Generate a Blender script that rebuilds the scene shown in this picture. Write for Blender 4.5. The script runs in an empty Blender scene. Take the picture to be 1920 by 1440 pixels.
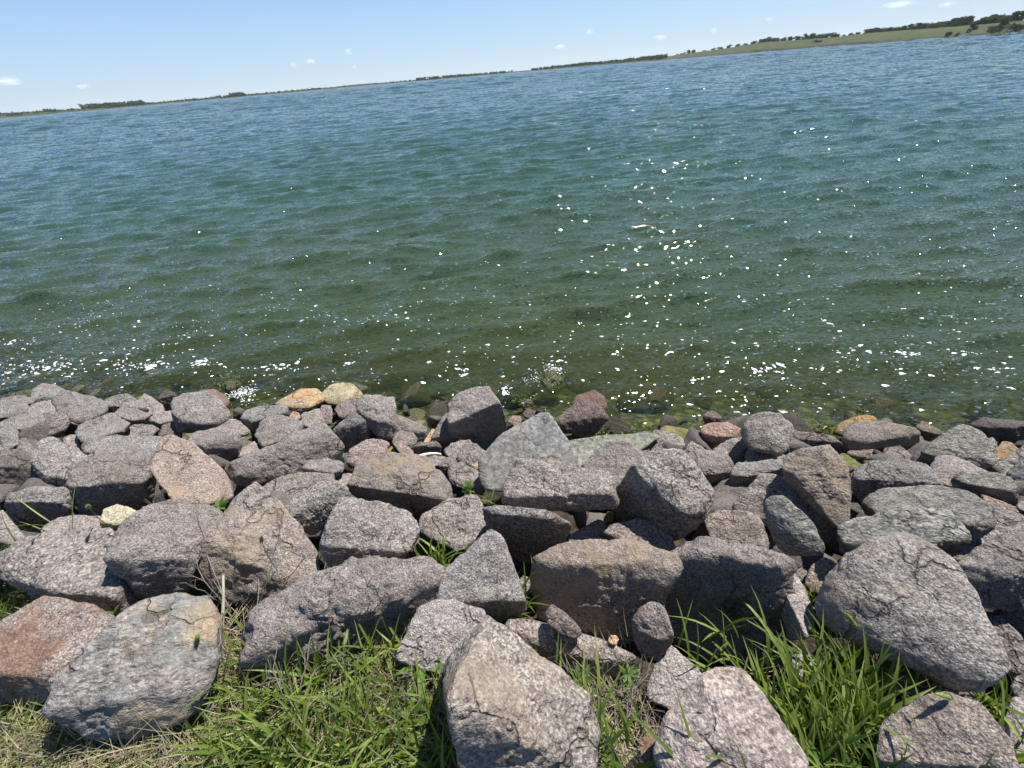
import bpy, bmesh, math, random
import numpy as np
from mathutils import Vector, Matrix

random.seed(7)
rng = np.random.default_rng(11)
scene = bpy.context.scene
C = scene.collection

# ------------------------------------------------------------------ camera, sky, sun, exposure
FPX = 720.0                      # focal length in pixels of a 1920 px wide frame
CAM_H = 2.55                     # lens height above the lake
PITCH = math.radians(39.1)
ROLL = math.radians(5.06)
fw = np.array([0, math.cos(PITCH), -math.sin(PITCH)])
r0 = np.array([1.0, 0, 0]); u0 = np.array([0, math.sin(PITCH), math.cos(PITCH)])
rt = math.cos(ROLL) * r0 - math.sin(ROLL) * u0
up = math.sin(ROLL) * r0 + math.cos(ROLL) * u0
CAM = np.array([0, 0, CAM_H])
cam_data = bpy.data.cameras.new('camera')
cam_data.sensor_width = 36.0
cam_data.lens = 36.0 * FPX / 1920.0
cam_data.clip_start = 0.05
cam_data.clip_end = 20000
cam = bpy.data.objects.new('camera', cam_data); C.objects.link(cam)
M = Matrix(((rt[0], up[0], -fw[0], CAM[0]), (rt[1], up[1], -fw[1], CAM[1]), (rt[2], up[2], -fw[2], CAM[2]), (0, 0, 0, 1)))
cam.matrix_world = M
scene.camera = cam

SUN_EL = math.radians(58); SUN_AZ = math.radians(46)      # azimuth from +Y towards +X
SUN = np.array([math.sin(SUN_AZ) * math.cos(SUN_EL), math.cos(SUN_AZ) * math.cos(SUN_EL), math.sin(SUN_EL)])
world = bpy.data.worlds.new('World'); scene.world = world
world.use_nodes = True
wn = world.node_tree.nodes; wl = world.node_tree.links
sky = wn.new('ShaderNodeTexSky'); sky.sky_type = 'NISHITA'; sky.sun_disc = False
sky.sun_elevation = SUN_EL; sky.sun_rotation = SUN_AZ
sky.altitude = 0; sky.air_density = 1.0; sky.dust_density = 0.1; sky.ozone_density = 3.0
bg = wn['Background']; bg.inputs['Strength'].default_value = 0.06
SKY_K = 0.06
_tc = wn.new('ShaderNodeTexCoord'); _sx = wn.new('ShaderNodeSeparateXYZ'); wl.new(_tc.outputs['Generated'], _sx.inputs[0])
_rp = wn.new('ShaderNodeValToRGB'); wl.new(_sx.outputs[2], _rp.inputs['Fac'])
_cr = _rp.color_ramp
for _ in range(3): _cr.elements.new(0.5)
for _e, (_p, _c) in zip(_cr.elements, ((0.0, (0.55, 0.69, 0.82)), (0.06, (0.45, 0.64, 0.86)), (0.17, (0.29, 0.51, 0.87)), (0.42, (0.165, 0.34, 0.64)), (1.0, (0.045, 0.10, 0.27)))):
    _e.position = _p; _e.color = (*_c, 1)
_mu = wn.new('ShaderNodeVectorMath'); _mu.operation = 'SCALE'; wl.new(_rp.outputs[0], _mu.inputs[0]); _mu.inputs['Scale'].default_value = 0.635 / SKY_K
_mx = wn.new('ShaderNodeMix'); _mx.data_type = 'RGBA'; _mx.inputs[0].default_value = 0.85          # summer haze over the clear Nishita sky
wl.new(sky.outputs[0], _mx.inputs[6]); wl.new(_mu.outputs[0], _mx.inputs[7]); wl.new(_mx.outputs[2], bg.inputs['Color'])
sun_l = bpy.data.lights.new('sun', 'SUN'); sun_l.energy = 5.0; sun_l.angle = math.radians(0.53); sun_l.color = (1.0, 0.955, 0.89)
sun_o = bpy.data.objects.new('sun', sun_l); C.objects.link(sun_o)
sun_o.rotation_euler = Vector(-SUN).to_track_quat('-Z', 'Y').to_euler()
sun_o.location = (20, 20, 40)
vs = scene.view_settings
scene.display_settings.display_device = 'sRGB'
vs.view_transform = 'Standard'; vs.look = 'None'; vs.exposure = 0.82; vs.gamma = 1.0; vs.use_curve_mapping = False
scene.cycles.max_bounces = 8; scene.cycles.diffuse_bounces = 2; scene.cycles.transparent_max_bounces = 24
scene.cycles.sample_clamp_indirect = 6.0
scene.cycles.volume_step_rate = 4.0; scene.cycles.volume_bounces = 6

# ------------------------------------------------------------------ helpers
def ray(x, y):
    d = fw + (x - 960) / FPX * rt - (y - 720) / FPX * up
    return d / np.linalg.norm(d)

def project(P):
    d = np.asarray(P, float) - CAM
    z = d @ fw
    return 960 + FPX * (d @ rt) / z, 720 - FPX * (d @ up) / z

SH_A, SH_B = 2.69, -0.183                      # shoreline y = A + B x
SH_N = math.sqrt(1 + SH_B ** 2)
def shore(x, y):                               # metres inland of the waterline (negative: out in the lake)
    return (SH_A + SH_B * x - y) / SH_N
def ground_z(x, y):
    d = shore(np.asarray(x, float), np.asarray(y, float))
    land = np.where(d < 2.4, 0.40 * d, 0.96 + 0.25 * (1 - np.exp(-(d - 2.4) * 1.2)))
    bed = -2.6 * (1 - np.exp(np.minimum(d, 0) * 0.14))
    return np.where(d > 0, land, bed)

def hit_ground(x, y, h=0.0):
    d = ray(x, y); lo, hi = 0.3, 60.0
    for i in range(60):
        m = (lo + hi) / 2; p = CAM + d * m
        if p[2] > float(ground_z(p[0], p[1])) + h: lo = m
        else: hi = m
    return CAM + d * hi

def tag(o, label=None, cat=None, group=None, kind=None):
    if label: o['label'] = label
    if cat: o['category'] = cat
    if group: o['group'] = group
    if kind: o['kind'] = kind
    return o

def link_mesh(name, verts, faces, mat, parent=None, smooth=True):
    me = bpy.data.meshes.new(name)
    me.from_pydata([tuple(map(float, v)) for v in verts], [], [tuple(map(int, f)) for f in faces])
    if smooth: me.polygons.foreach_set('use_smooth', [True] * len(me.polygons))
    me.update()
    if mat: me.materials.append(mat)
    o = bpy.data.objects.new(name, me); C.objects.link(o)
    if parent: o.parent = parent
    return o

def fast_mesh(name, V, F, mat, parent=None, smooth=True):
    """V (n,3) array, F (m,k) array with one face size."""
    V = np.asarray(V, np.float32); F = np.asarray(F, np.int32); k = F.shape[1]
    me = bpy.data.meshes.new(name)
    me.vertices.add(len(V)); me.vertices.foreach_set('co', V.ravel())
    me.loops.add(F.size); me.loops.foreach_set('vertex_index', F.ravel())
    me.polygons.add(len(F)); me.polygons.foreach_set('loop_start', np.arange(0, F.size, k, dtype=np.int32))
    if smooth: me.polygons.foreach_set('use_smooth', np.ones(len(F), bool))
    me.update(calc_edges=True); me.validate()
    if mat: me.materials.append(mat)
    o = bpy.data.objects.new(name, me); C.objects.link(o)
    if parent: o.parent = parent
    return o

def set_attr(o, name, vals):
    a = o.data.attributes.new(name, 'FLOAT', 'POINT')
    a.data.foreach_set('value', np.asarray(vals, np.float32))

# numpy gradient-ish value noise
_perm = np.random.default_rng(3).random(4096).astype(np.float64)
def _h(ix, iy, iz, s):
    n = (ix * 73856093) ^ (iy * 19349663) ^ (iz * 83492791) ^ (s * 2654435)
    return _perm[n & 4095]
def vnoise(P, s=0):
    P = np.asarray(P, float); i = np.floor(P).astype(np.int64); f = P - i
    u = f * f * f * (f * (f * 6 - 15) + 10)
    r = 0
    for dx in (0, 1):
        for dy in (0, 1):
            for dz in (0, 1):
                w = (u[:, 0] if dx else 1 - u[:, 0]) * (u[:, 1] if dy else 1 - u[:, 1]) * (u[:, 2] if dz else 1 - u[:, 2])
                r = r + w * _h(i[:, 0] + dx, i[:, 1] + dy, i[:, 2] + dz, s)
    return r * 2 - 1
def fbm(P, oct=4, s=0, g=0.5):
    r = 0; a = 1.0; P = np.asarray(P, float)
    for k in range(oct):
        r = r + a * vnoise(P * 2.03 ** k + 17.3 * k, s + k); a *= g
    return r

# ------------------------------------------------------------------ materials
def new_mat(name):
    m = bpy.data.materials.new(name); m.use_nodes = True
    nt = m.node_tree
    for n in list(nt.nodes): nt.nodes.remove(n)
    out = nt.nodes.new('ShaderNodeOutputMaterial')
    return m, nt, out
class NB:
    def __init__(s, nt): s.nt = nt
    def n(s, t, **kw):
        nd = s.nt.nodes.new(t)
        for k, v in kw.items(): setattr(nd, k, v)
        return nd
    def l(s, a, b): s.nt.links.new(a, b)
    def val(s, sock, v):
        if hasattr(v, 'is_output') or isinstance(v, bpy.types.NodeSocket): s.l(v, sock)
        else: sock.default_value = v
    def noise(s, vec, scale, detail=3, rough=0.55, dist=0.0):
        nd = s.n('ShaderNodeTexNoise'); s.l(vec, nd.inputs['Vector'])
        nd.inputs['Scale'].default_value = scale; nd.inputs['Detail'].default_value = detail
        nd.inputs['Roughness'].default_value = rough; nd.inputs['Distortion'].default_value = dist
        return nd.outputs['Fac']
    def ramp(s, fac, stops, interp='LINEAR'):
        nd = s.n('ShaderNodeValToRGB'); s.l(fac, nd.inputs['Fac']); cr = nd.color_ramp; cr.interpolation = interp
        while len(cr.elements) < len(stops): cr.elements.new(0.5)
        for e, (p, c) in zip(cr.elements, stops):
            e.position = p; e.color = tuple(c) + (1,) if len(c) == 3 else c
        return nd.outputs['Color']
    def mix(s, fac, a, b, mode='MIX'):
        nd = s.n('ShaderNodeMix', data_type='RGBA', blend_type=mode)
        s.val(nd.inputs[0], fac)
        for sock, v in ((nd.inputs[6], a), (nd.inputs[7], b)):
            if isinstance(v, bpy.types.NodeSocket): s.l(v, sock)
            else: sock.default_value = tuple(v) + (1,) if len(v) == 3 else v
        return nd.outputs[2]
    def math(s, op, a, b=0.0, c=0.0, clamp=False):
        nd = s.n('ShaderNodeMath', operation=op, use_clamp=clamp)
        s.val(nd.inputs[0], a); s.val(nd.inputs[1], b); s.val(nd.inputs[2], c)
        return nd.outputs[0]
    def mapr(s, v, a, b, c=0.0, d=1.0, smooth=True):
        nd = s.n('ShaderNodeMapRange'); nd.interpolation_type = 'SMOOTHSTEP' if smooth else 'LINEAR'
        s.val(nd.inputs[0], v); s.val(nd.inputs[1], a); s.val(nd.inputs[2], b); s.val(nd.inputs[3], c); s.val(nd.inputs[4], d)
        return nd.outputs[0]

def rock_mat(name, dark, mid, light, grain=185.0, band=0.0, stain=None, stain_amt=0.5, stain_scale=4.0, stain2=None, contrast=1.35, bump=1.0, spec=0.35, wetline=True):
    m, nt, out = new_mat(name); b = NB(nt)
    tc = b.n('ShaderNodeTexCoord'); oi = b.n('ShaderNodeObjectInfo'); geo = b.n('ShaderNodeNewGeometry')
    off = b.n('ShaderNodeVectorMath', operation='ADD'); b.l(tc.outputs['Object'], off.inputs[0])
    sc = b.n('ShaderNodeVectorMath', operation='SCALE'); sc.inputs[0].default_value = (37.0, 53.0, 71.0); b.l(oi.outputs['Random'], sc.inputs['Scale'])
    b.l(sc.outputs[0], off.inputs[1]); vec = off.outputs[0]
    gs = b.n('ShaderNodeVectorMath', operation='SCALE'); b.l(vec, gs.inputs[0]); b.l(b.math('MULTIPLY_ADD', oi.outputs['Random'], 0.75, 0.70), gs.inputs['Scale']); gvec = gs.outputs[0]
    if band > 0:
        mp = b.n('ShaderNodeMapping'); b.l(gvec, mp.inputs['Vector'])
        mp.inputs['Rotation'].default_value = (0.4, 0.35, 0.5); mp.inputs['Scale'].default_value = (0.35, 1.0, 1.0 + 1.6 * band); gvec = mp.outputs[0]
    g1 = b.noise(gvec, grain, 2.0, 0.6)
    g2 = b.noise(gvec, grain * 0.5, 3.0, 0.6)
    vo = b.n('ShaderNodeTexVoronoi'); b.l(gvec, vo.inputs['Vector']); vo.inputs['Scale'].default_value = grain * 0.9
    vs_ = b.n('ShaderNodeSeparateColor'); b.l(vo.outputs['Color'], vs_.inputs[0])
    mixn = b.math('MULTIPLY_ADD', vs_.outputs[0], 0.30, b.math('MULTIPLY_ADD', g1, 0.55, b.math('MULTIPLY', g2, 0.45)))
    lo = 0.62 - 0.16 * contrast; hi = 0.62 + 0.17 * contrast
    col = b.ramp(mixn, [(lo - 0.03, dark), (lo + 0.06 * contrast, tuple(0.55 * d + 0.45 * c for d, c in zip(dark, mid))), (0.62, mid), (hi, light)])
    # broad tone changes and veins
    big = b.noise(vec, 5.0, 4.0, 0.6)
    col = b.mix(b.mapr(big, 0.35, 0.7, 0.0, 0.45), col, b.mix(1.0, col, (0.62, 0.60, 0.60), 'MULTIPLY'))
    if band > 0:
        w = b.n('ShaderNodeTexWave'); w.wave_type = 'BANDS'; w.bands_direction = 'Z'; b.l(gvec, w.inputs['Vector'])
        w.inputs['Scale'].default_value = 7.0; w.inputs['Distortion'].default_value = 7.0; w.inputs['Detail'].default_value = 4.0; w.inputs['Detail Scale'].default_value = 1.6
        col = b.mix(b.math('MULTIPLY', w.outputs['Fac'], 0.5 * band), col, b.mix(1.0, col, (0.45, 0.46, 0.47), 'MULTIPLY'))
    if stain:
        sn = b.noise(vec, stain_scale, 4.0, 0.6, 0.6)
        col = b.mix(b.mapr(sn, 0.62 - 0.3 * stain_amt, 0.78 - 0.3 * stain_amt, 0.0, 0.9), col, b.mix(0.72, col, b.mix(g1, tuple(0.75 * c for c in stain), tuple(min(1, 1.5 * c) for c in stain))))
    if stain2:
        mp2 = b.n('ShaderNodeMapping'); b.l(vec, mp2.inputs['Vector']); mp2.inputs['Location'].default_value = (3.1, 9.2, 5.5)
        sn = b.noise(mp2.outputs[0], stain_scale * 0.8, 4.0, 0.6, 0.8)
        col = b.mix(b.mapr(sn, 0.55, 0.67, 0.0, 0.8), col, b.mix(0.65, col, stain2))
    # hairline cracks and rusty seams
    dv = b.n('ShaderNodeTexNoise'); b.l(vec, dv.inputs['Vector']); dv.inputs['Scale'].default_value = 6.0; dv.inputs['Detail'].default_value = 4.0
    mv = b.n('ShaderNodeVectorMath', operation='MULTIPLY_ADD'); b.l(dv.outputs['Color'], mv.inputs[0]); mv.inputs[1].default_value = (0.35, 0.35, 0.35); b.l(vec, mv.inputs[2])
    ve = b.n('ShaderNodeTexVoronoi'); ve.feature = 'DISTANCE_TO_EDGE'; b.l(mv.outputs[0], ve.inputs['Vector']); ve.inputs['Scale'].default_value = 3.4
    crack = b.math('MULTIPLY', b.mapr(ve.outputs['Distance'], 0.030, 0.006), b.mapr(b.noise(vec, 3.0, 2.0), 0.47, 0.60))
    col = b.mix(b.math('MULTIPLY', crack, 0.6), col, b.mix(1.0, col, (0.34, 0.30, 0.27), 'MULTIPLY'))
    # mottled tone, weathering
    mo = b.noise(vec, 17.0, 4.0, 0.65)
    col = b.mix(b.mapr(mo, 0.40, 0.66, 0.0, 0.55), col, b.mix(1.0, col, (0.60, 0.58, 0.57), 'MULTIPLY'))
    col = b.mix(b.mapr(b.noise(vec, 2.6, 3.0), 0.50, 0.75, 0.0, 0.5), col, b.mix(1.0, col, (1.12, 0.98, 0.84), 'MULTIPLY'))
    # small pale lichen and mineral flecks
    v2 = b.n('ShaderNodeTexVoronoi'); b.l(vec, v2.inputs['Vector']); v2.inputs['Scale'].default_value = 34.0
    fl = b.math('MULTIPLY', b.mapr(v2.outputs['Distance'], 0.16, 0.10), b.mapr(b.noise(vec, 9.0, 2.0), 0.54, 0.62))
    col = b.mix(b.math('MULTIPLY', fl, 0.6), col, tuple(min(0.85, c * 1.25) for c in light))
    col = b.mix(1.0, col, oi.outputs['Color'], 'MULTIPLY')
    rough = 0.85
    if wetline:
        sx = b.n('ShaderNodeSeparateXYZ'); b.l(geo.outputs['Position'], sx.inputs[0])
        wn_ = b.math('MULTIPLY_ADD', b.noise(geo.outputs['Position'], 6.0, 3.0), 0.16, sx.outputs[2])
        wet = b.mapr(wn_, 0.31, 0.19, 0.0, 1.0)
        alg = b.math('MULTIPLY', b.mapr(wn_, 0.21, 0.11, 0.0, 1.0), b.mapr(b.noise(geo.outputs['Position'], 11.0, 3.0), 0.35, 0.6))
        col = b.mix(wet, col, b.mix(1.0, col, (0.42, 0.38, 0.33), 'MULTIPLY'))
        col = b.mix(b.math('MULTIPLY', alg, 0.75), col, (0.05, 0.062, 0.012))
        rough = b.math('MULTIPLY_ADD', wet, -0.5, 0.85)
    p = b.n('ShaderNodeBsdfPrincipled'); b.l(col, p.inputs['Base Color']); b.val(p.inputs['Roughness'], rough)
    p.inputs['Specular IOR Level'].default_value = spec
    f1 = b.noise(vec, 38.0, 5.0, 0.65); f2 = b.noise(gvec, 130.0, 3.0, 0.6)
    f0 = b.noise(vec, 13.0, 4.0, 0.6, 0.4)
    hgt = b.math('MULTIPLY_ADD', f1, 0.7, b.math('MULTIPLY_ADD', f0, 1.1, b.math('MULTIPLY_ADD', f2, 0.3, b.math('MULTIPLY', crack, -0.5))))
    bp = b.n('ShaderNodeBump'); bp.inputs['Strength'].default_value = 0.85 * bump; bp.inputs['Distance'].default_value = 0.026
    b.l(hgt, bp.inputs['Height']); b.l(bp.outputs[0], p.inputs['Normal'])
    b.l(p.outputs[0], out.inputs['Surface'])
    return m

ROCK = {
 'granite': rock_mat('granite', (0.066, 0.057, 0.052), (0.194, 0.172, 0.157), (0.385, 0.348, 0.322)),
 'gtan':    rock_mat('granite_tan', (0.070, 0.058, 0.052), (0.200, 0.172, 0.155), (0.39, 0.345, 0.315), stain=(0.25, 0.195, 0.135), stain_amt=0.45, stain_scale=3.5),
 'pale':    rock_mat('granite_pale', (0.11, 0.094, 0.088), (0.25, 0.218, 0.203), (0.45, 0.395, 0.365)),
 'grey':    rock_mat('grey_stone', (0.070, 0.065, 0.061), (0.185, 0.172, 0.162), (0.36, 0.335, 0.313), contrast=0.9),
 'gneiss':  rock_mat('gneiss', (0.060, 0.058, 0.054), (0.185, 0.176, 0.162), (0.38, 0.36, 0.32), band=1.0),
 'smooth':  rock_mat('smooth_slab', (0.14, 0.138, 0.132), (0.185, 0.183, 0.177), (0.27, 0.267, 0.258), grain=60, contrast=0.9, bump=0.45),
 'slate':   rock_mat('green_grey_slab', (0.10, 0.11, 0.095), (0.17, 0.185, 0.155), (0.27, 0.28, 0.23), grain=50, contrast=1.0, bump=0.4, stain=(0.16, 0.14, 0.05), stain_amt=0.35),
 'tan':     rock_mat('tan_stone', (0.15, 0.11, 0.065), (0.31, 0.235, 0.145), (0.50, 0.41, 0.28), contrast=1.1, stain=(0.42, 0.23, 0.09), stain_amt=0.5),
 'cream':   rock_mat('cream_stone', (0.24, 0.21, 0.13), (0.42, 0.38, 0.265), (0.60, 0.56, 0.43), contrast=1.2),
 'rust':    rock_mat('rust_stone', (0.085, 0.062, 0.05), (0.215, 0.17, 0.148), (0.43, 0.37, 0.33), stain=(0.17, 0.085, 0.042), stain_amt=0.55, stain_scale=5.0),
 'brown':   rock_mat('brown_stone', (0.05, 0.038, 0.03), (0.21, 0.155, 0.125), (0.46, 0.37, 0.31), stain=(0.25, 0.13, 0.07), stain_amt=0.35),
 'wet':     rock_mat('wet_dark_stone', (0.02, 0.016, 0.013), (0.075, 0.06, 0.052), (0.20, 0.165, 0.14), spec=0.6),
 'olive':   rock_mat('algae_stone', (0.05, 0.045, 0.012), (0.17, 0.145, 0.045), (0.33, 0.29, 0.12), stain=(0.07, 0.09, 0.015), stain_amt=0.5, spec=0.5),
 'multi':   rock_mat('blue_grey_weathered_stone', (0.085, 0.083, 0.080), (0.185, 0.174, 0.165), (0.35, 0.32, 0.295), band=0.6, stain=(0.13, 0.145, 0.145), stain_amt=0.55, stain_scale=4.5, stain2=(0.34, 0.26, 0.15)),
 'duo':     rock_mat('granite_brown_stained', (0.07, 0.06, 0.055), (0.215, 0.195, 0.182), (0.45, 0.42, 0.39), stain=(0.225, 0.182, 0.145), stain_amt=0.5, stain_scale=3.2, stain2=(0.16, 0.17, 0.18)),
}

def simple_mat(name, c1, c2, scale=8.0, rough=0.8, bump=0.0, spec=0.3, trans=0.0, objrand=0.0, bscale=None, detail=4.0):
    m, nt, out = new_mat(name); b = NB(nt)
    tc = b.n('ShaderNodeTexCoord'); oi = b.n('ShaderNodeObjectInfo')
    n = b.noise(tc.outputs['Object'], scale, detail)
    col = b.mix(b.mapr(n, 0.3, 0.7), c1, c2)
    if objrand: col = b.mix(b.math('MULTIPLY', oi.outputs['Random'], objrand), col, b.mix(1.0, col, (0.5, 0.6, 0.5), 'MULTIPLY'))
    p = b.n('ShaderNodeBsdfPrincipled'); b.l(col, p.inputs['Base Color']); p.inputs['Roughness'].default_value = rough
    p.inputs['Specular IOR Level'].default_value = spec
    if bump:
        bp = b.n('ShaderNodeBump'); bp.inputs['Distance'].default_value = bump; bp.inputs['Strength'].default_value = 0.8
        b.l(b.noise(tc.outputs['Object'], bscale or scale * 3, 4.0), bp.inputs['Height']); b.l(bp.outputs[0], p.inputs['Normal'])
    if trans:
        t = b.n('ShaderNodeBsdfTranslucent'); b.l(b.mix(1.0, col, (1.25, 1.3, 0.6), 'MULTIPLY'), t.inputs['Color'])
        mx = b.n('ShaderNodeMixShader'); mx.inputs[0].default_value = trans
        b.l(p.outputs[0], mx.inputs[1]); b.l(t.outputs[0], mx.inputs[2]); b.l(mx.outputs[0], out.inputs['Surface'])
    else: b.l(p.outputs[0], out.inputs['Surface'])
    return m
# ------------------------------------------------------------------ setting: ground, lake bed, water
SOIL = simple_mat('soil', (0.020, 0.016, 0.012), (0.060, 0.047, 0.033), 14.0, 0.95, 0.02, 0.1)
def bed_mat():
    m, nt, out = new_mat('lake_bed'); b = NB(nt); geo = b.n('ShaderNodeNewGeometry')
    n1 = b.noise(geo.outputs['Position'], 5.0, 4.0, 0.6, 0.5)
    v = b.n('ShaderNodeTexVoronoi'); b.l(geo.outputs['Position'], v.inputs['Vector']); v.inputs['Scale'].default_value = 9.0
    s = b.n('ShaderNodeSeparateColor'); b.l(v.outputs['Color'], s.inputs[0])
    col = b.mix(b.mapr(n1, 0.3, 0.7), (0.05, 0.05, 0.016), (0.21, 0.17, 0.065))
    col = b.mix(b.math('MULTIPLY', s.outputs[0], 0.5), col, (0.14, 0.12, 0.07))
    col = b.mix(b.mapr(v.outputs['Distance'], 0.25, 0.6), col, (0.03, 0.035, 0.01))
    p = b.n('ShaderNodeBsdfPrincipled'); b.l(col, p.inputs['Base Color']); p.inputs['Roughness'].default_value = 0.8
    b.l(p.outputs[0], out.inputs['Surface']); return m

# bank: from the lens behind the photographer down to the lake bed, uneven soil between the stones
xs = np.concatenate([np.linspace(-60, -9, 40), np.linspace(-8.8, 8.8, 300), np.linspace(9, 60, 40)])
ys = np.concatenate([np.linspace(-30, -2, 24), np.linspace(-1.8, 5.2, 170)])
X, Y = np.meshgrid(xs, ys)
def under_shore(x, y): return shore(x, y)
keep_z = ground_z(X, Y)
P = np.stack([X.ravel(), Y.ravel(), np.zeros(X.size)], 1)
rough = fbm(P * 4.0, 4, 5) * 0.03
Z = keep_z.ravel() - 0.20 * np.clip(2.9 - shore(X.ravel(), Y.ravel()), 0.0, 1.0) + rough * (shore(X.ravel(), Y.ravel()) > -3)
V = np.stack([X.ravel(), Y.ravel(), Z], 1)
nx, ny = len(xs), len(ys)
idx = np.arange(nx * ny).reshape(ny, nx)
F = np.stack([idx[:-1, :-1].ravel(), idx[:-1, 1:].ravel(), idx[1:, 1:].ravel(), idx[1:, :-1].ravel()], 1)
F = F[np.min(shore(X.ravel(), Y.ravel())[F], axis=1) > -0.15]
bank = fast_mesh('bank_ground', V, F, SOIL); tag(bank, kind='structure')

# lake bed + far country: one sheet to the horizon
ang = np.radians(np.linspace(-110, 110, 240))
rad = np.concatenate([np.geomspace(1.2, 60, 130), np.geomspace(70, 1500, 24)])
A, R_ = np.meshgrid(ang, rad)
X, Y = (R_ * np.sin(A)).ravel(), (R_ * np.cos(A)).ravel()
Z = ground_z(X, Y) + fbm(np.stack([X, Y, 0 * X], 1) * 3.0, 3, 9) * 0.04 - 0.05
Z = np.where(shore(X, Y) > 0, -0.05 + 0.2 * shore(X, Y).clip(0, 2), Z)
V = np.stack([X, Y, Z], 1)
na, nr = len(ang), len(rad); idx = np.arange(na * nr).reshape(nr, na)
F = np.stack([idx[:-1, :-1].ravel(), idx[:-1, 1:].ravel(), idx[1:, 1:].ravel(), idx[1:, :-1].ravel()], 1)
bed = fast_mesh('lake_bed', V, F, bed_mat()); tag(bed, kind='structure')

# waves: a directional sea of short crested ripples running to the shore
wr = np.random.default_rng(21)
comps = []
for i in range(90):
    lam = float(np.exp(wr.uniform(math.log(0.17), math.log(4.0))))
    th = math.radians(-78) + wr.normal(0, 0.30) * (1.0 if lam > 0.5 else 1.5)     # travel direction in the xy plane
    k = 2 * math.pi / lam
    amp = 0.0155 * lam ** 0.85 / math.sqrt(90 / 22.0) * (0.28 if lam > 1.8 else 0.6 if lam > 0.9 else 1.2 if lam > 0.28 else 0.9)
    comps.append((k * math.cos(th), k * math.sin(th), amp, wr.uniform(0, 6.283), lam))
far_comps = []
for i in range(40):
    lam = float(np.exp(wr.uniform(math.log(3.0), math.log(16.0)))); th = math.radians(-78) + wr.normal(0, 0.5); k = 2 * math.pi / lam
    far_comps.append((k * math.cos(th), k * math.sin(th), 0.0075 * lam, wr.uniform(0, 6.283), lam))
def wave_z(x, y, spacing=None):
    x = np.asarray(x, float); y = np.asarray(y, float); h = np.zeros_like(x)
    off = -shore(x, y)
    for kx, ky, a, ph, lam in comps:
        t = a * (2.0 * ((np.sin(kx * x + ky * y + ph) + 1) * 0.5) ** 1.7 - 0.85)      # peaked crests, flat troughs
        if spacing is not None: t = t * np.clip(lam / (2.4 * spacing) - 0.5, 0, 1)
        h = h + t
    rr_ = np.hypot(x, y); fwt = np.clip((rr_ - 45.0) / 160.0, 0, 1)          # rougher open water out in the wind
    if np.any(fwt > 0):
        for kx, ky, a, ph, lam in far_comps:
            h = h + fwt * a * np.sin(kx * x + ky * y + ph) * (np.clip(lam / (2.4 * spacing) - 0.5, 0, 1) if spacing is not None else 1)
    h = h + 2.4 * np.clip(h, -0.06, 0.09) ** 2
    return h * np.clip(0.45 + 0.22 * off, 0.3, 1.0)

ang = np.concatenate([np.radians(np.linspace(-110, -64, 60))[:-1], np.radians(np.linspace(-64, 64, 460)), np.radians(np.linspace(64, 110, 60))[1:]])
rad = np.concatenate([1.35 * np.exp(np.arange(0, 800) * 0.0058)])
rad = np.concatenate([rad, rad[-1] * np.exp(np.arange(1, 290) * 0.009)])
rad = rad[rad < 1500]
A, R_ = np.meshgrid(ang, rad)
X, Y = (R_ * np.sin(A)).ravel(), (R_ * np.cos(A)).ravel()
Rr = R_.ravel()
Z = wave_z(X, Y, np.where(Rr < 140, Rr * 0.006, Rr * 0.008))
V = np.stack([X, Y, Z], 1)
na, nr = len(ang), len(rad); idx = np.arange(na * nr).reshape(nr, na)
F = np.stack([idx[:-1, :-1].ravel(), idx[:-1, 1:].ravel(), idx[1:, 1:].ravel(), idx[1:, :-1].ravel()], 1)
F = F[np.min(shore(X, Y)[F], axis=1) < 0.6]
used = np.zeros(len(V), bool); used[F.ravel()] = True
remap = np.cumsum(used) - 1
V = V[used]; F = remap[F]
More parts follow.
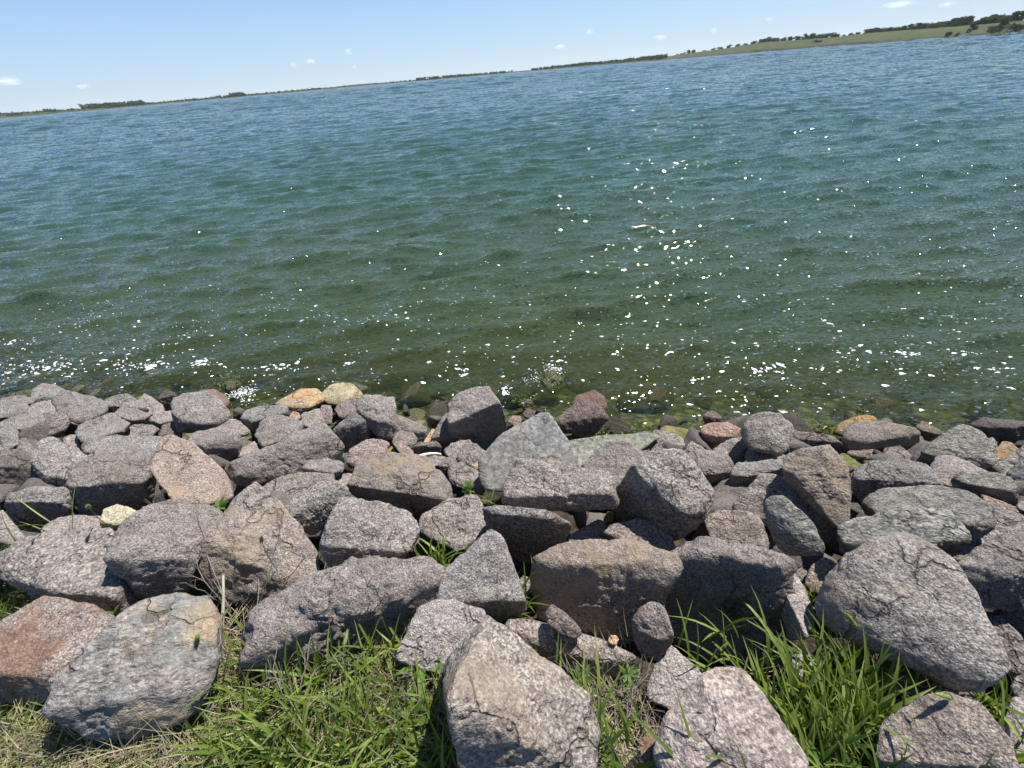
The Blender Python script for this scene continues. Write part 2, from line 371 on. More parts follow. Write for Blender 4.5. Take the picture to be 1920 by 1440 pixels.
def water_mat():
    m, nt, out = new_mat('lake_water'); b = NB(nt); geo = b.n('ShaderNodeNewGeometry')
    at = b.n('ShaderNodeAttribute', attribute_name='opacity')
    mp = b.n('ShaderNodeMapping'); b.l(geo.outputs['Position'], mp.inputs['Vector'])
    mp.inputs['Rotation'].default_value = (0, 0, math.radians(-12)); mp.inputs['Scale'].default_value = (0.42, 1.0, 1.0)
    v = mp.outputs[0]
    def tilt_noise(scale, amt, detail):          # ripple slopes, sampled directly so far water keeps its sub-pixel chop
        nd = b.n('ShaderNodeTexNoise'); b.l(v, nd.inputs['Vector']); nd.inputs['Scale'].default_value = scale; nd.inputs['Detail'].default_value = detail; nd.inputs['Roughness'].default_value = 0.55
        su = b.n('ShaderNodeVectorMath', operation='SUBTRACT'); b.l(nd.outputs['Color'], su.inputs[0]); su.inputs[1].default_value = (0.5, 0.5, 0.5)
        mu = b.n('ShaderNodeVectorMath', operation='MULTIPLY'); b.l(su.outputs[0], mu.inputs[0]); mu.inputs[1].default_value = (amt * 1.1, amt, 0.0); return mu.outputs[0]
    def vadd(a, c):
        nd = b.n('ShaderNodeVectorMath', operation='ADD'); b.l(a, nd.inputs[0]); b.l(c, nd.inputs[1]); return nd.outputs[0]
    ds = b.n('ShaderNodeVectorMath', operation='LENGTH'); b.l(geo.outputs['Position'], ds.inputs[0])
    farw = b.mapr(ds.outputs['Value'], 8.0, 60.0, 0.0, 1.0)
    big_t = b.n('ShaderNodeVectorMath', operation='SCALE'); b.l(vadd(tilt_noise(0.9, 0.6, 3.0), tilt_noise(3.1, 0.7, 3.0)), big_t.inputs[0]); b.l(farw, big_t.inputs['Scale'])
    ch = b.n('ShaderNodeAttribute', attribute_name='chop')
    rip = b.n('ShaderNodeVectorMath', operation='SCALE'); b.l(vadd(tilt_noise(6.0, 0.20, 3.0), tilt_noise(24.0, 0.20, 2.0)), rip.inputs[0]); b.l(b.math('MULTIPLY_ADD', ch.outputs['Fac'], 1.6, 1.0), rip.inputs['Scale'])
    # steep little wavelet faces: mostly gentle, a few sharp ones that catch the sun
    def facets(scale, amt):
        vv = b.n('ShaderNodeTexVoronoi'); b.l(v, vv.inputs['Vector']); vv.inputs['Scale'].default_value = scale
        ma = b.n('ShaderNodeVectorMath', operation='MULTIPLY_ADD'); b.l(vv.outputs['Color'], ma.inputs[0]); ma.inputs[1].default_value = (2, 2, 2); ma.inputs[2].default_value = (-1, -1, -1)
        c1 = b.n('ShaderNodeVectorMath', operation='MULTIPLY'); b.l(ma.outputs[0], c1.inputs[0]); b.l(ma.outputs[0], c1.inputs[1])
        c2 = b.n('ShaderNodeVectorMath', operation='MULTIPLY'); b.l(c1.outputs[0], c2.inputs[0]); b.l(c1.outputs[0], c2.inputs[1])
        c3 = b.n('ShaderNodeVectorMath', operation='MULTIPLY'); b.l(c2.outputs[0], c3.inputs[0]); b.l(ma.outputs[0], c3.inputs[1])
        c4 = b.n('ShaderNodeVectorMath', operation='MULTIPLY'); b.l(c3.outputs[0], c4.inputs[0]); c5 = b.n('ShaderNodeVectorMath', operation='MULTIPLY'); b.l(c3.outputs[0], c5.inputs[0]); b.l(c2.outputs[0], c5.inputs[1]); c6 = b.n('ShaderNodeVectorMath', operation='MULTIPLY'); b.l(c5.outputs[0], c6.inputs[0]); b.l(c2.outputs[0], c6.inputs[1]); b.l(c6.outputs[0], c4.inputs[0]); c4.inputs[1].default_value = (amt, amt, 0); return c4.outputs[0]
    fct = b.n('ShaderNodeVectorMath', operation='SCALE'); b.l(vadd(facets(38.0, 0.6), facets(75.0, 0.9)), fct.inputs[0]); b.l(b.math('SUBTRACT', 1.0, farw), fct.inputs['Scale'])
    fc2 = b.n('ShaderNodeVectorMath', operation='SCALE'); b.l(facets(7.0, 0.8), fc2.inputs[0]); b.l(farw, fc2.inputs['Scale'])
    nn = vadd(vadd(vadd(geo.outputs['Normal'], big_t.outputs[0]), rip.outputs[0]), vadd(fct.outputs[0], fc2.outputs[0]))
    no = b.n('ShaderNodeVectorMath', operation='NORMALIZE'); b.l(nn, no.inputs[0]); nrm = no.outputs[0]
    big = b.noise(geo.outputs['Position'], 0.35, 3.0)
    body = b.n('ShaderNodeBsdfDiffuse'); off_ = b.n('ShaderNodeAttribute', attribute_name='offshore')
    b.l(b.mix(off_.outputs['Fac'], b.mix(b.mapr(big, 0.3, 0.7), (0.043, 0.059, 0.022), (0.050, 0.062, 0.020)), (0.033, 0.068, 0.054)), body.inputs['Color'])      # silt stirred up by the shore, clearer farther out
    b.l(nrm, body.inputs['Normal'])
    tr = b.n('ShaderNodeBsdfTransparent'); tr.inputs['Color'].default_value = (0.80, 0.86, 0.58, 1)
    mx = b.n('ShaderNodeMixShader'); b.l(at.outputs['Fac'], mx.inputs[0]); b.l(tr.outputs[0], mx.inputs[1]); b.l(body.outputs[0], mx.inputs[2])
    gl = b.n('ShaderNodeBsdfGlossy'); gl.inputs['Roughness'].default_value = 0.035; b.l(nrm, gl.inputs['Normal'])
    fr = b.n('ShaderNodeFresnel'); fr.inputs['IOR'].default_value = 1.333; b.l(nrm, fr.inputs['Normal'])
    m2 = b.n('ShaderNodeMixShader'); b.l(fr.outputs[0], m2.inputs[0]); b.l(mx.outputs[0], m2.inputs[1]); b.l(gl.outputs[0], m2.inputs[2])
    b.l(m2.outputs[0], out.inputs['Surface']); return m
water = fast_mesh('lake_water', V, F, water_mat()); tag(water, kind='structure')
dep = np.clip(V[:, 2] - ground_z(V[:, 0], V[:, 1]), 0, 5)
set_attr(water, 'offshore', 1 - np.exp(-np.clip(-shore(V[:, 0], V[:, 1]) - 0.5, 0, 400) / 5.0))
set_attr(water, 'chop', np.exp(-np.clip(-shore(V[:, 0], V[:, 1]), 0, 9) / 0.45))
set_attr(water, 'opacity', np.clip(1 - np.exp(-dep * 3.1 - 0.06), 0, 1))

# ------------------------------------------------------------------ far shore
def interp(tab, x):
    a = np.array(tab, float); return np.interp(x, a[:, 0], a[:, 1])
# distances of the far shore by azimuth (degrees)
DIST = [(-110, 600), (-75, 760), (-45, 960), (-25, 820), (3, 760), (10, 700), (17.5, 620), (25, 560), (30, 500), (37, 410), (48, 310), (60, 240), (80, 200), (110, 190)]
# crest of the grass slope in photograph pixels -> elevation angles
crest_px = [(0, 214), (47, 210), (150, 204), (269, 195), (390, 184), (500, 175), (600, 166), (670, 158), (780, 151), (820, 147), (960, 134.5), (995, 132), (1060, 124), (1160, 114), (1249, 106), (1275, 102), (1365, 90), (1425, 80), (1567, 69.5), (1627, 62), (1755, 52), (1837, 46), (1920, 38)]
CREST = []
for px, py in crest_px:
    d = ray(px, py); CREST.append((math.degrees(math.atan2(d[0], d[1])), math.tan(math.asin(d[2]))))
CREST = [(-110, CREST[0][1]), (-60, CREST[0][1] * 1.1)] + CREST + [(60, CREST[-1][1] * 1.15), (110, CREST[-1][1] * 1.1)]
def crest_dist(az): return interp(DIST, az) * np.interp(az, [-50, 10, 20, 110], [1.10, 1.10, 1.22, 1.28])
def crest_z(az): return CAM_H + crest_dist(az) * interp(CREST, az)
az = np.concatenate([np.linspace(-110, -46, 40)[:-1], np.linspace(-46, 50, 700), np.linspace(50, 110, 60)[1:]])
D0 = interp(DIST, az); D1 = crest_dist(az); CZ = np.maximum(crest_z(az), 1.0)
bank_h = np.interp(az, [-110, -46, 5, 20, 26, 34, 38, 42, 50], [0.4, 0.4, 0.5, 0.9, 1.0, 1.6, 1.1, 0.9, 1.2]) * (0.75 + 0.5 * np.abs(vnoise(np.stack([az * 0.7, az * 0, az * 0], 1), 4)))
rows = []
jit = vnoise(np.stack([az * 1.3, az * 0, az * 0], 1), 8)
Ds = D0 * (1 + 0.012 * jit)
prof = [(-0.06, -1.5, 0), (0.0, -0.3, 0), (0.012, None, 1.0), (0.05, None, 1.15)] 
V = []; rowsN = 0
def add_row(D, Zr):
    global rowsN
    V.append(np.stack([D * np.sin(np.radians(az)), D * np.cos(np.radians(az)), Zr], 1)); rowsN += 1
add_row(Ds * 0.97, np.full_like(az, -1.5))
add_row(Ds, np.full_like(az, -0.25))
add_row(Ds + 1.2, np.minimum(bank_h, CZ * 0.5))
for t in np.linspace(0.06, 1.0, 14):
    lumps = vnoise(np.stack([az * 2.2, np.full_like(az, t * 3.0), az * 0], 1), 12) * 0.10 * math.sin(math.pi * t)
    s = t ** 0.85
    base = np.minimum(bank_h, CZ * 0.5)
    add_row(Ds + 1.2 + (D1 - Ds) * t, base + (CZ - base) * np.clip(s + lumps, 0, 1.02))
add_row(D1 * 1.25, CZ + D1 * 0.25 * np.clip(interp(CREST, az), -1, 0.004) - 0.6)
add_row(D1 * 2.2, CZ - 1.0)
add_row(np.minimum(D1 * 6, 3000), CZ - 4.0)
V = np.concatenate(V); na = len(az); idx = np.arange(na * rowsN).reshape(rowsN, na)
F = np.stack([idx[:-1, :-1].ravel(), idx[:-1, 1:].ravel(), idx[1:, 1:].ravel(), idx[1:, :-1].ravel()], 1)
def hill_mat():
    m, nt, out = new_mat('prairie_grass'); b = NB(nt); geo = b.n('ShaderNodeNewGeometry')
    mp = b.n('ShaderNodeMapping'); b.l(geo.outputs['Position'], mp.inputs['Vector']); mp.inputs['Scale'].default_value = (1, 1, 3)
    n1 = b.noise(mp.outputs[0], 0.035, 5.0, 0.6); n2 = b.noise(mp.outputs[0], 0.35, 4.0, 0.65)
    col = b.mix(b.mapr(n1, 0.35, 0.65), (0.036, 0.050, 0.017), (0.056, 0.067, 0.024))
    col = b.mix(b.mapr(n2, 0.45, 0.72, 0, 0.7), col, (0.045, 0.055, 0.02))
    at = b.n('ShaderNodeAttribute', attribute_name='bare')
    col = b.mix(at.outputs['Fac'], col, b.mix(b.mapr(n2, 0.35, 0.65), (0.045, 0.042, 0.038), (0.11, 0.095, 0.08)))
    p = b.n('ShaderNodeBsdfPrincipled'); b.l(col, p.inputs['Base Color']); p.inputs['Roughness'].default_value = 0.95; p.inputs['Specular IOR Level'].default_value = 0.1
    b.l(p.outputs[0], out.inputs['Surface']); return m
hills = fast_mesh('far_hills', V, F, hill_mat()); tag(hills, kind='structure')
bare = np.zeros((rowsN, na)); bare[0:2] = 1; bare[2] = np.clip(0.2 + 1.2 * vnoise(np.stack([az * 0.9, az * 0, az * 0], 1), 31) + (az > 24) * 0.5, 0, 1)
set_attr(hills, 'bare', bare.ravel())

# trees: trunk + crown of leaf clumps
BARK = simple_mat('bark', (0.06, 0.05, 0.04), (0.11, 0.095, 0.08), 3.0, 0.95)
LEAF_FAR = simple_mat('tree_leaves', (0.055, 0.078, 0.040), (0.10, 0.13, 0.060), 0.9, 0.8, objrand=0.5, trans=0.15)
def crown_mesh(seed, w, h, base, n=560, leaf=0.45):
    g = np.random.default_rng(seed); Vs = []; Fs = []
    lobes = [(g.normal(0, w * 0.22), g.normal(0, w * 0.22), base + h * g.uniform(0.05, 0.8), w * g.uniform(0.28, 0.5)) for _ in range(10)]
    for i in range(n):
        cx, cy, cz, r = lobes[g.integers(len(lobes))]
        d = g.normal(size=3); d /= np.linalg.norm(d)
        p = np.array([cx, cy, cz]) + d * r * np.array([1, 1, 0.8]) * g.uniform(0.55, 1.0)
        a = g.normal(size=3); a /= np.linalg.norm(a); bb = np.cross(a, d + 0.01); bb /= np.linalg.norm(bb)
        s = leaf * g.uniform(0.6, 1.3); k = len(Vs)
        cc = np.cross(a, bb)
        Vs += [p + s * a, p + s * bb * 0.8, p - s * a * 0.9, p - s * bb * 0.7, p + cc * s * 0.6]
        Fs += [(k, k + 1, k + 4), (k + 1, k + 2, k + 4), (k + 2, k + 3, k + 4), (k + 3, k, k + 4)]
    me = bpy.data.meshes.new('crown'); me.from_pydata([tuple(map(float, v)) for v in Vs], [], Fs); me.materials.append(LEAF_FAR); return me
def trunk_mesh(h, r):
    Vs = []; Fs = []
    lv = [(0, 1.3), (0.15, 1.0), (0.55, 0.75), (1, 0.3)]
    for t, k in lv:
        for j in range(6):
            a = j * math.pi / 3; Vs.append((math.cos(a) * r * k + 0.05 * h * math.sin(3 * t), math.sin(a) * r * k, t * h))
    for i in range(3):
        for j in range(6): Fs.append((i * 6 + j, i * 6 + (j + 1) % 6, i * 6 + 6 + (j + 1) % 6, i * 6 + 6 + j))
    for bi in range(4):                       # limbs
        a = bi * 1.7; k = len(Vs); z0 = h * (0.45 + 0.1 * bi); L = h * 0.4
        d = np.array([math.cos(a) * 0.7, math.sin(a) * 0.7, 0.7]) * L; q = np.array([-math.sin(a), math.cos(a), 0]) * r * 0.4
        o = np.array([0, 0, z0]); Vs += [tuple(o + q), tuple(o - q), tuple(o + np.array([0, 0, r * 0.6])), tuple(o + d)]
        Fs += [(k, k + 1, k + 3), (k + 1, k + 2, k + 3), (k + 2, k, k + 3)]
    me = bpy.data.meshes.new('trunk'); me.from_pydata(Vs, [], Fs); me.materials.append(BARK); return me
CROWNS = [crown_mesh(s, w, h, b_) for s, w, h, b_ in ((1, 5.0, 5.0, 1.0), (2, 4.4, 5.6, 1.0), (3, 5.6, 4.6, 0.8), (4, 4.0, 6.2, 1.1), (5, 6.2, 4.8, 0.9), (6, 4.8, 5.2, 0.7))]
TRUNK = trunk_mesh(4.2, 0.16)
def tree(az_deg, dist, height, label, group, name='tree', wide=1.0, v=None, sink=0.0, cat='tree'):
    a = math.radians(az_deg); t_ = (dist - interp(DIST, az_deg)) / max(1.0, crest_dist(az_deg) - interp(DIST, az_deg))
    cz = max(1.0, float(crest_z(az_deg)))
    z = 0.5 + (cz - 0.5) * min(1, max(0.02, t_)) ** 0.85 if t_ < 1 else cz
    e = bpy.data.objects.new(name, None); C.objects.link(e)
    e.location = (dist * math.sin(a), dist * math.cos(a), z - sink); e.rotation_euler = (0, 0, random.uniform(0, 6.28))
    s = height / 6.2; e.scale = (s * wide, s * wide, s)
    tag(e, label, cat, group)
    for nm, me in (('trunk', TRUNK), ('crown', CROWNS[v if v is not None else random.randrange(6)])):
        o = bpy.data.objects.new(nm, me); C.objects.link(o); o.parent = e
    return e
def azel(px, py):
    d = ray(px, py); return math.degrees(math.atan2(d[0], d[1])), math.tan(math.asin(d[2]))
# ridge tree line: top profile in photograph pixels
top_px = [(1270, 99, 0), (1283, 96, 1), (1292, 92, 1), (1302, 90, 1), (1322, 93, 0), (1338, 88, 0), (1352, 85, 1), (1368, 81, 0), (1384, 80, 0), (1400, 78, 1), (1416, 74, 1), (1432, 70, 2), (1444, 67, 2), (1458, 66, 2), (1470, 67, 2), (1484, 65, 1), (1498, 64, 2), (1512, 62, 2), (1526, 60, 2), (1540, 60, 2), (1554, 57, 2), (1566, 60, 2), (1584, 63, 0), (1597, 60, 1), (1611, 57, 1), (1631, 50, 2), (1644, 49, 2), (1658, 48, 2), (1672, 48, 2), (1686, 46, 2), (1698, 45, 2), (1712, 43, 2), (1724, 41, 2), (1736, 40, 2), (1748, 43, 2), (1764, 35, 2), (1778, 36, 2), (1792, 32, 2), (1806, 28, 2), (1822, 26, 2), (1838, 31, 2), (1852, 28, 2), (1866, 25, 2), (1880, 22, 2), (1894, 21, 2), (1908, 19, 2), (1922, 18, 2)]
for px, py, k in top_px:
    a, te = azel(px, py)
    d = float(crest_dist(a)) * random.uniform(1.005, 1.05)
    h = max(2.0, (CAM_H + d * te - float(crest_z(a))) * 0.95)
    tree(a, d, h, 'dark green leafy tree in the row along the ridge above the grassy far shore', 'trees along the far ridge', wide=random.uniform(1.1, 1.7) * (1.0 if h > 4 else 1.3), sink=0.7)
    for _q in range(k):
        a2 = a + random.uniform(-0.45, 0.45); d2 = float(crest_dist(a2)) * random.uniform(1.06, 1.12)
        tree(a2, d2, h * random.uniform(0.6, 1.02), 'dark green leafy tree in the row along the ridge above the grassy far shore', 'trees along the far ridge', wide=1.4, sink=0.7)
# single bushes and trees on the slope
tree(azel(1827, 47)[0], 340, 4.2, 'lone leaning tree standing out from the ridge row on the grassy slope', None, wide=0.8, v=3)
tree(azel(1880, 50)[0], 318, 5.2, 'taller dark tree growing right at the waterline of the far shore', None, wide=0.9, v=1)
tree(azel(1862, 58)[0], 317, 3.2, 'low dark bush beside the tall waterline tree', None, 'bush', wide=1.7, v=2, cat='bush')
tree(azel(1908, 52)[0], 300, 3.0, 'wide dark bush on the far bank at the edge of the view', None, 'bush', wide=2.4, v=4, cat='bush')
tree(azel(1779, 62)[0], 350, 2.2, 'small round bush low on the grassy slope', None, 'bush', wide=1.5, v=0, cat='bush')
tree(azel(1795, 66)[0], 338, 1.5, 'tiny dark bush near the water below the round slope bush', None, 'bush', wide=1.5, v=5, cat='bush')
tree(azel(1534, 76)[0], 480, 2.6, 'low dark bush on the middle of the grassy slope', None, 'bush', wide=2.2, v=4, cat='bush')
# woods on the low opposite shore that read as one mass
def wood(name, label, spans, seed):
    g = np.random.default_rng(seed); Vs = []; Fs = []
    for (x0, y0, t0), (x1, y1, t1), n in spans:
        for i in range(n):
            t = g.random(); px = x0 + (x1 - x0) * t; base = y0 + (y1 - y0) * t; top = t0 + (t1 - t0) * t
            a, e_top = azel(px, top); d = float(interp(DIST, a)) * g.uniform(1.03, 1.10)
            zt = max(1.8, CAM_H + d * e_top) * g.uniform(0.75, 1.05); rr = max(0.8, min(2.2, zt * 0.4))
            for z in np.arange(0.6, zt, 0.9):
                for q in range(3):
                    p = np.array([d * math.sin(math.radians(a)), d * math.cos(math.radians(a)), z]) + g.normal(0, rr * 0.6, 3) * np.array([1, 1, 0.35])
                    u = g.normal(size=3); u /= np.linalg.norm(u); w = np.cross(u, g.normal(size=3)); w /= np.linalg.norm(w); s = g.uniform(0.7, 1.5); k = len(Vs)
                    Vs += [p + u * s, p + w * s, p - u * s, p - w * s, p + np.cross(u, w) * s * 0.6]
                    Fs += [(k, k + 1, k + 4), (k + 1, k + 2, k + 4), (k + 2, k + 3, k + 4), (k + 3, k, k + 4)]
    o = link_mesh(name, Vs, Fs, LEAF_FAR, smooth=False); tag(o, label, 'woods', kind='stuff'); return o
wood('woods', 'dark clump of woods on the low far shore', [((150, 205, 196), (270, 196, 190), 130), ((195, 200, 197), (268, 196, 188), 90)], 1)
wood('woods', 'thin scrub line along the low far shore', [((0, 217, 213), (150, 206, 203), 90), ((270, 197, 194), (600, 168, 165), 200), ((600, 168, 165), (960, 137, 134), 150), ((80, 209, 205), (100, 208, 204), 12), ((400, 183, 180), (470, 177, 176), 40), ((430, 181, 175), (455, 179, 173), 30), ((270, 195, 193), (600, 166, 164), 70), ((780, 152, 147), (822, 148, 143), 60), ((830, 147, 142), (905, 141, 137), 80), ((905, 141, 137), (960, 135, 132), 40)], 2)
wood('woods', 'band of woods where the far shores meet', [((995, 132, 129), (1090, 123, 118), 90), ((1090, 123, 118), (1180, 114, 111), 110), ((1180, 113, 109), (1250, 106, 103), 100)], 3)

# small fair weather clouds near the horizon: real volumes of droplets
def cloud_mat():
    m, nt, out = new_mat('cloud_droplets'); b = NB(nt); tc = b.n('ShaderNodeTexCoord'); oi = b.n('ShaderNodeObjectInfo')
    ln = b.n('ShaderNodeVectorMath', operation='LENGTH'); b.l(tc.outputs['Object'], ln.inputs[0])
    ad = b.n('ShaderNodeVectorMath', operation='ADD'); b.l(tc.outputs['Object'], ad.inputs[0])
    sc = b.n('ShaderNodeVectorMath', operation='SCALE'); sc.inputs[0].default_value = (31, 57, 11); b.l(oi.outputs['Random'], sc.inputs['Scale']); b.l(sc.outputs[0], ad.inputs[1])
    n = b.noise(ad.outputs[0], 2.1, 4.0, 0.6)
    d = b.math('SUBTRACT', b.math('MULTIPLY_ADD', n, 2.4, -0.42), ln.outputs[1], clamp=True)
    pv = b.n('ShaderNodeVolumePrincipled'); pv.inputs['Color'].default_value = (0.97, 0.98, 1, 1); pv.inputs['Anisotropy'].default_value = 0.0
    b.l(b.math('MULTIPLY', d, 0.017), pv.inputs['Density']); b.l(pv.outputs[0], out.inputs['Volume']); return m
CLOUD = cloud_mat()
bm = bmesh.new(); bmesh.ops.create_icosphere(bm, subdivisions=3, radius=1.0); cme = bpy.data.meshes.new('cloud'); bm.to_mesh(cme); bm.free(); cme.materials.append(CLOUD)
clouds = [((15, 152, 44, 13), 'brightest small white cloud low over the far left shore'), ((155, 162, 26, 7), 'faint thin cloud streak just above the dark clump of woods'),
 ((583, 115, 22, 9), 'right one of two close cloud wisps over the middle of the lake'), ((550, 122, 15, 8), 'left one of two close cloud wisps over the middle of the lake'),
 ((653, 97, 17, 9), 'tiny cloud puff high above the two close wisps'), ((665, 126, 11, 7), 'tiny cloud puff low beside the two close wisps'),
 ((1050, 87, 24, 8), 'flat cloud wisp above where the far shores meet'), ((1105, 60, 18, 8), 'small cloud puff high above where the far shores meet'),
 ((1238, 70, 26, 8), 'faint cloud wisp above the start of the ridge tree row'), ((1338, 57, 14, 9), 'round cloud puff above the start of the ridge trees'),
 ((1442, 36, 16, 6), 'thin cloud wisp above the middle of the ridge trees'), ((1685, 8, 52, 9), 'long flat cloud streak at the top above the ridge'),
 ((1775, 8, 28, 7), 'short faint cloud streak beside the long flat one')]
for (px, py, w, h), lab in clouds:
    d = ray(px, py); L = 7000.0; p = CAM + d * L
    o = bpy.data.objects.new('cloud', cme); C.objects.link(o); o.location = p
    k = L / FPX / (d @ fw) ** -1 * 0.75
    o.scale = (w * k * 0.75, w * k * 0.6, h * k * 0.85); o.rotation_euler = (0, 0, -math.atan2(d[0], d[1]))
    tag(o, lab, 'cloud', 'small clouds near the horizon')
# ------------------------------------------------------------------ rocks
ICO = {}
for lv in (4, 5, 6):
    bm = bmesh.new(); bmesh.ops.create_icosphere(bm, subdivisions=lv, radius=1.0)
    ICO[lv] = (np.array([v.co[:] for v in bm.verts]), np.array([[v.index for v in f.verts] for f in bm.faces])); bm.free()
def hull_planes(P):
    bm = bmesh.new()
    for p in P: bm.verts.new(p)
    bm.verts.ensure_lookup_table()
    bmesh.ops.convex_hull(bm, input=bm.verts[:])
    bm.normal_update(); c = np.mean(P, 0); pl = []
    for f in bm.faces:
        n = np.array(f.normal); o = float(n @ (np.array(f.verts[0].co) - c))
        if f.calc_area() < 1e-7: continue
        if o < 0: n, o = -n, -o
        for q in pl:
            if q[0] @ n > 0.985:
                q[1] = max(q[1], o) if q[2] < f.calc_area() else q[1]; q[2] += f.calc_area(); break
        else: pl.append([n, o, f.calc_area()])
    bm.free(); return c, pl
def rock_from_points(P, seed, lv=5, p=22.0, rough=1.0, chips=5):
    P = np.asarray(P, float); c, pl = hull_planes(P)
    size = float(np.mean(np.linalg.norm(P - c, axis=1)))
    g = np.random.default_rng(seed)
    D, F = ICO[lv]
    N = np.array([q[0] for q in pl]); O = np.maximum(np.array([q[1] for q in pl]), size * 0.10)
    q = (D @ N.T) / O
    hard = q.max(1)
    # a few fresh fracture planes knocked off corners
    R = 1 / hard
    far = np.argsort(-R)[:len(R) // 6]
    for i in range(chips):
        d = D[far[g.integers(len(far))] if i % 2 else g.integers(len(D))] + g.normal(0, 0.22, 3); d /= np.linalg.norm(d)
        h = float(np.max((D * R[:, None]) @ d)) * g.uniform(0.84, 0.97)
        q = np.concatenate([q, (D @ d)[:, None] / h], 1)
    qq = np.maximum(q, 1e-3); mx = qq.max(1)
    soft = mx * (np.sum((qq / mx[:, None]) ** p, 1)) ** (1 / p)
    r = 1.085 / soft
    S = D * r[:, None]
    Q = S / size
    off = g.uniform(-50, 50, 3)
    n1 = fbm(Q * 1.5 + off, 3, 1); n2 = fbm(Q * 4.5 + off, 4, 7, 0.58)
    # ledgy, broken relief
    led = np.abs(vnoise(Q * np.array([3.2, 3.2, 5.0]) + off, 13)); led2 = np.abs(vnoise(Q * 8.0 + off, 23))
    disp = 0.010 * n1 + 0.011 * n2 * rough - 0.040 * rough * np.clip(0.16 - led, 0, 1) / 0.16 * 0.6 - 0.012 * rough * np.clip(0.2 - led2, 0, 1) / 0.2
    tt = fbm(Q * 1.9 + off + 9.0, 2, 77) * 3.2; fr_ = tt - np.floor(tt); st = np.floor(tt) + np.clip((fr_ - 0.5) / 0.16 + 0.5, 0, 1)
    disp += 0.014 * rough * st
    t2 = fbm(Q * 5.2 + off, 2, 87) * 2.6; fr_ = t2 - np.floor(t2); disp += 0.0085 * rough * (np.floor(t2) + np.clip((fr_ - 0.5) / 0.22 + 0.5, 0, 1))
    if lv >= 6: disp += 0.0065 * rough * fbm(Q * 16 + off, 3, 41, 0.6)
    else: disp += 0.006 * rough * fbm(Q * 12 + off, 2, 41, 0.6)
    S = S * (1 + disp / np.maximum(r / size, 0.45))[:, None]
    return S + c, F

